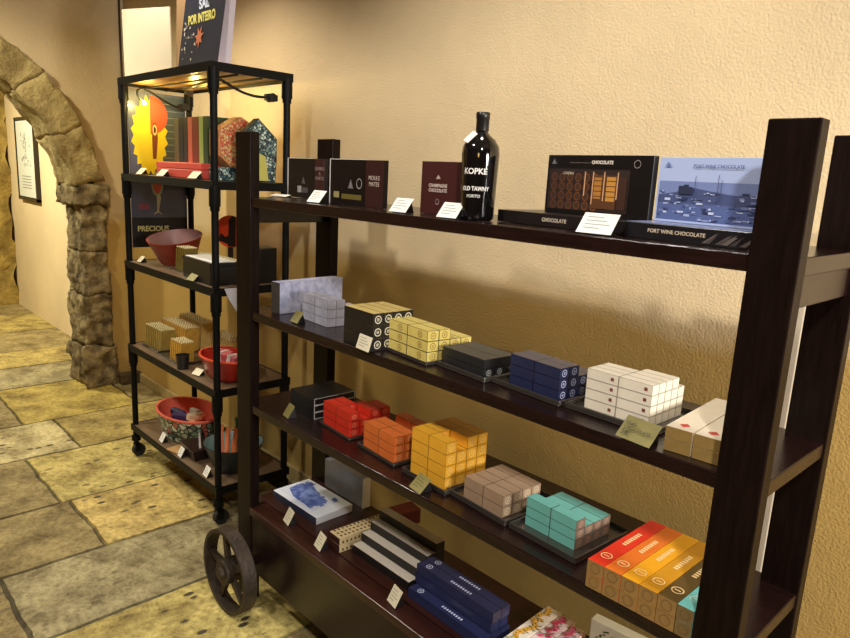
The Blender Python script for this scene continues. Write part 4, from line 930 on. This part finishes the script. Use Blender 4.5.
row_of(pk, 6, .0235)
pk = packet('packet', -1.17, .43, RZ[1]+.0025, .10, .125, .010, (214, 180, 110), "cream gold packet in row behind red basket", 'packets behind the red bowl', 0, .14)
row_of(pk, 10, .027)
q = empty('red_basket', (-.725, .32, RZ[1]+.0025), 0, 'red enamel basket holding pink packets on the rack', 'basket')
RED = mat('red enamel', (176, 40, 30), .3, vary=.1)
MB().lathe([(0, 0), (.08, 0), (.10, .02), (.125, .105), (.127, .108), (.122, .108), (.10, .03), (.08, .012), (0, .010)], 40, sx=1.35, sy=.95).build('body', RED, q, smooth=True)
MB().tube(bez((.165, 0, .112), (.18, 0, .19), (.12, .05, .24), (.04, .12, .112)), .009).build('handle', mat('coral enamel', (226, 84, 58), .35), q, smooth=True)
MB().lathe([(.122, .1085), (.132, .110), (.132, .117), (.122, .117)], 40, sx=1.35, sy=.95).build('rim', mat('coral enamel', (226, 84, 58)), q, smooth=True)
rnd = random.Random(11)
for k, (dx, cc, nm) in enumerate([(-.07, (222, 120, 120), 'dusty pink'), (-.03, (240, 190, 186), 'pale pink'), (.012, (206, 90, 96), 'rose red'), (.05, (236, 214, 206), 'blush white'), (.085, (196, 110, 120), 'mauve pink')]):
    o = MB().box(-.014, .014, -.03, .03, -.045, .055).build('packet', mat('packet '+nm, cc, .5, vary=.3, scale=60), loc=(-.725+dx, .32, RZ[1]+.075)); o.rotation_euler = (.15*(k % 3-1), .3*(k-2)*.35, .3)
    tag(o, '%s packet tucked in the red enamel basket' % nm, 'packet')
q = empty('small_bucket', (-.60-.0, .30, RZ[1]+.0025)); bpy.data.objects.remove(q)
tag(MB().lathe([(0, 0), (.028, 0), (.034, .07), (.036, .072), (.033, .072), (.027, .004), (0, .004)], 24).build('small_bucket', mat('charcoal tin', (36, 32, 32), .35, vary=.4, scale=60), loc=(-.985, .205, RZ[1]+.0025), smooth=True), 'little charcoal tin pot in front of the red basket', 'pot')
# lowest shelf
q = empty('oval_basket', (-1.285, .365, RZ[0]+.0025), 0, 'oval basket with white and green terrazzo pattern and coral lining', 'basket')
TZ = cell_mat('mosaic tin', [(150, 160, 136), (204, 206, 184), (120, 140, 112), (180, 184, 160), (96, 110, 88), (176, 96, 84)], .09, 32)
prof = [(0, 0), (.155, 0), (.165, .006), (.195, .135)]
MB().lathe(prof, 56, sx=1.25, sy=.80).build('body', TZ, q, smooth=True)
MB().lathe([(.195, .1352), (.202, .142), (.202, .150), (.188, .150), (.162, .02), (0, .016)], 56, sx=1.25, sy=.80).build('lining', mat('coral cloth', (236, 112, 88), .7, vary=.15, scale=60), q, smooth=True)
for k, (dx, dy, nm, cc) in enumerate([(-.07, -.03, 'navy striped', (44, 40, 76)), (.0, -.045, 'violet', (66, 52, 96)), (.045, .02, 'cream', (232, 206, 168)), (.12, -.02, 'peach', (230, 160, 120)), (-.02, .05, 'white', (226, 216, 206))]):
    o = MB().box(-.05, .05, -.018, .018, -.02, .02).build('pouch', mat('pouch '+nm, cc, .6, vary=.15), loc=(-1.285+dx, .365+dy, RZ[0]+.115), bevel=.008); o.rotation_euler = (.2, .12, .3+k*.7)
    tag(o, '%s cloth pouch inside the oval basket' % nm, 'pouch')
q = empty('teal_bowl', (-.72, .350, RZ[0]+.0025), 0, 'deep dark bowl with pale teal inside on the lowest rack shelf', 'bowl')
MB().lathe([(0, 0), (.09, 0), (.10, .006), (.150, .135), (.153, .140), (.148, .141)], 40).build('body', mat('dark slate glaze', (34, 44, 46), .3), q, smooth=True)
MB().lathe([(.1478, .141), (.143, .132), (.095, .018), (0, .014)], 40).build('inner', mat('pale teal glaze', (128, 158, 154), .35), q, smooth=True)
for k, (dx, dy, tl) in enumerate([(-.02, -.06, .45), (.025, -.05, .30), (.06, -.03, .18), (.0, .04, -.15)]):
    o = MB().box(-.015, .015, -.006, .006, -.075, .09).build('bar', mat('orange wrap', (222, 120, 72), .5, vary=.12), loc=(-.72+dx, .350+dy, RZ[0]+.145), bevel=.002); o.rotation_euler = (-.25, -tl, 0)
    tag(o, 'orange wrapped bar leaning in the teal bowl, %s' % ['nearest the shelf front', 'second from the front', 'against the right rim', 'at the rear'][k], 'bar')
tag(MB().lathe([(0, 0), (.022, 0), (.024, .10), (.010, .14), (.010, .17), (.014, .172), (.014, .19), (0, .192)], 24).build('green_bottle', mat('dark green glass', (24, 92, 60), .15, coat=.5), loc=(-.905, .47, RZ[0]+.0025), smooth=True), 'small dark green bottle standing behind the bowl', 'bottle')
tag(MB().hexa([(-.12, -.03, 0), (.10, -.05, 0), (.12, .05, 0), (-.08, .06, 0), (-.15, -.05, .07), (.13, -.07, .045), (.15, .07, .045), (-.10, .08, .07)]).build('dark_tray', mat('dark brown tin', (40, 26, 24), .35), loc=(-.98, .275, RZ[0]+.0025), bevel=.002) if False else MB().hexa([(-.06, -.03, 0), (.05, -.03, 0), (.05, .05, 0), (-.05, .05, 0), (-.10, -.05, .075), (.07, -.05, .06), (.07, .08, .06), (-.08, .08, .075)]).build('dark_dish', mat('dark brown tin', (40, 26, 24), .35), loc=(-.945, .25, RZ[0]+.0025), bevel=.002), 'dark angular dish between the oval basket and the teal bowl', 'dish')
tag(MB().box(-.06, .05, -.03, .05, 0, .012).build('wooden_board', mat('pale wood', (184, 144, 92), .5, vary=.2, scale=12, stretch=(1, 8, 1)), loc=(-1.07, .205, RZ[0]+.0025), rz=.2, bevel=.003), 'small pale wooden board lying behind the white cards', 'board')
o = MB().box(-.006, .006, -.10, .10, -.004, .004).build('spatula', mat('pale grey steel', (150, 150, 156), .3, .7), loc=(-.94, .27, RZ[0]+.10), bevel=.001); o.rotation_euler = (0.1, -.5, 1.1)
tag(o, 'pale grey metal spatula resting on the dark dish', 'utensil')
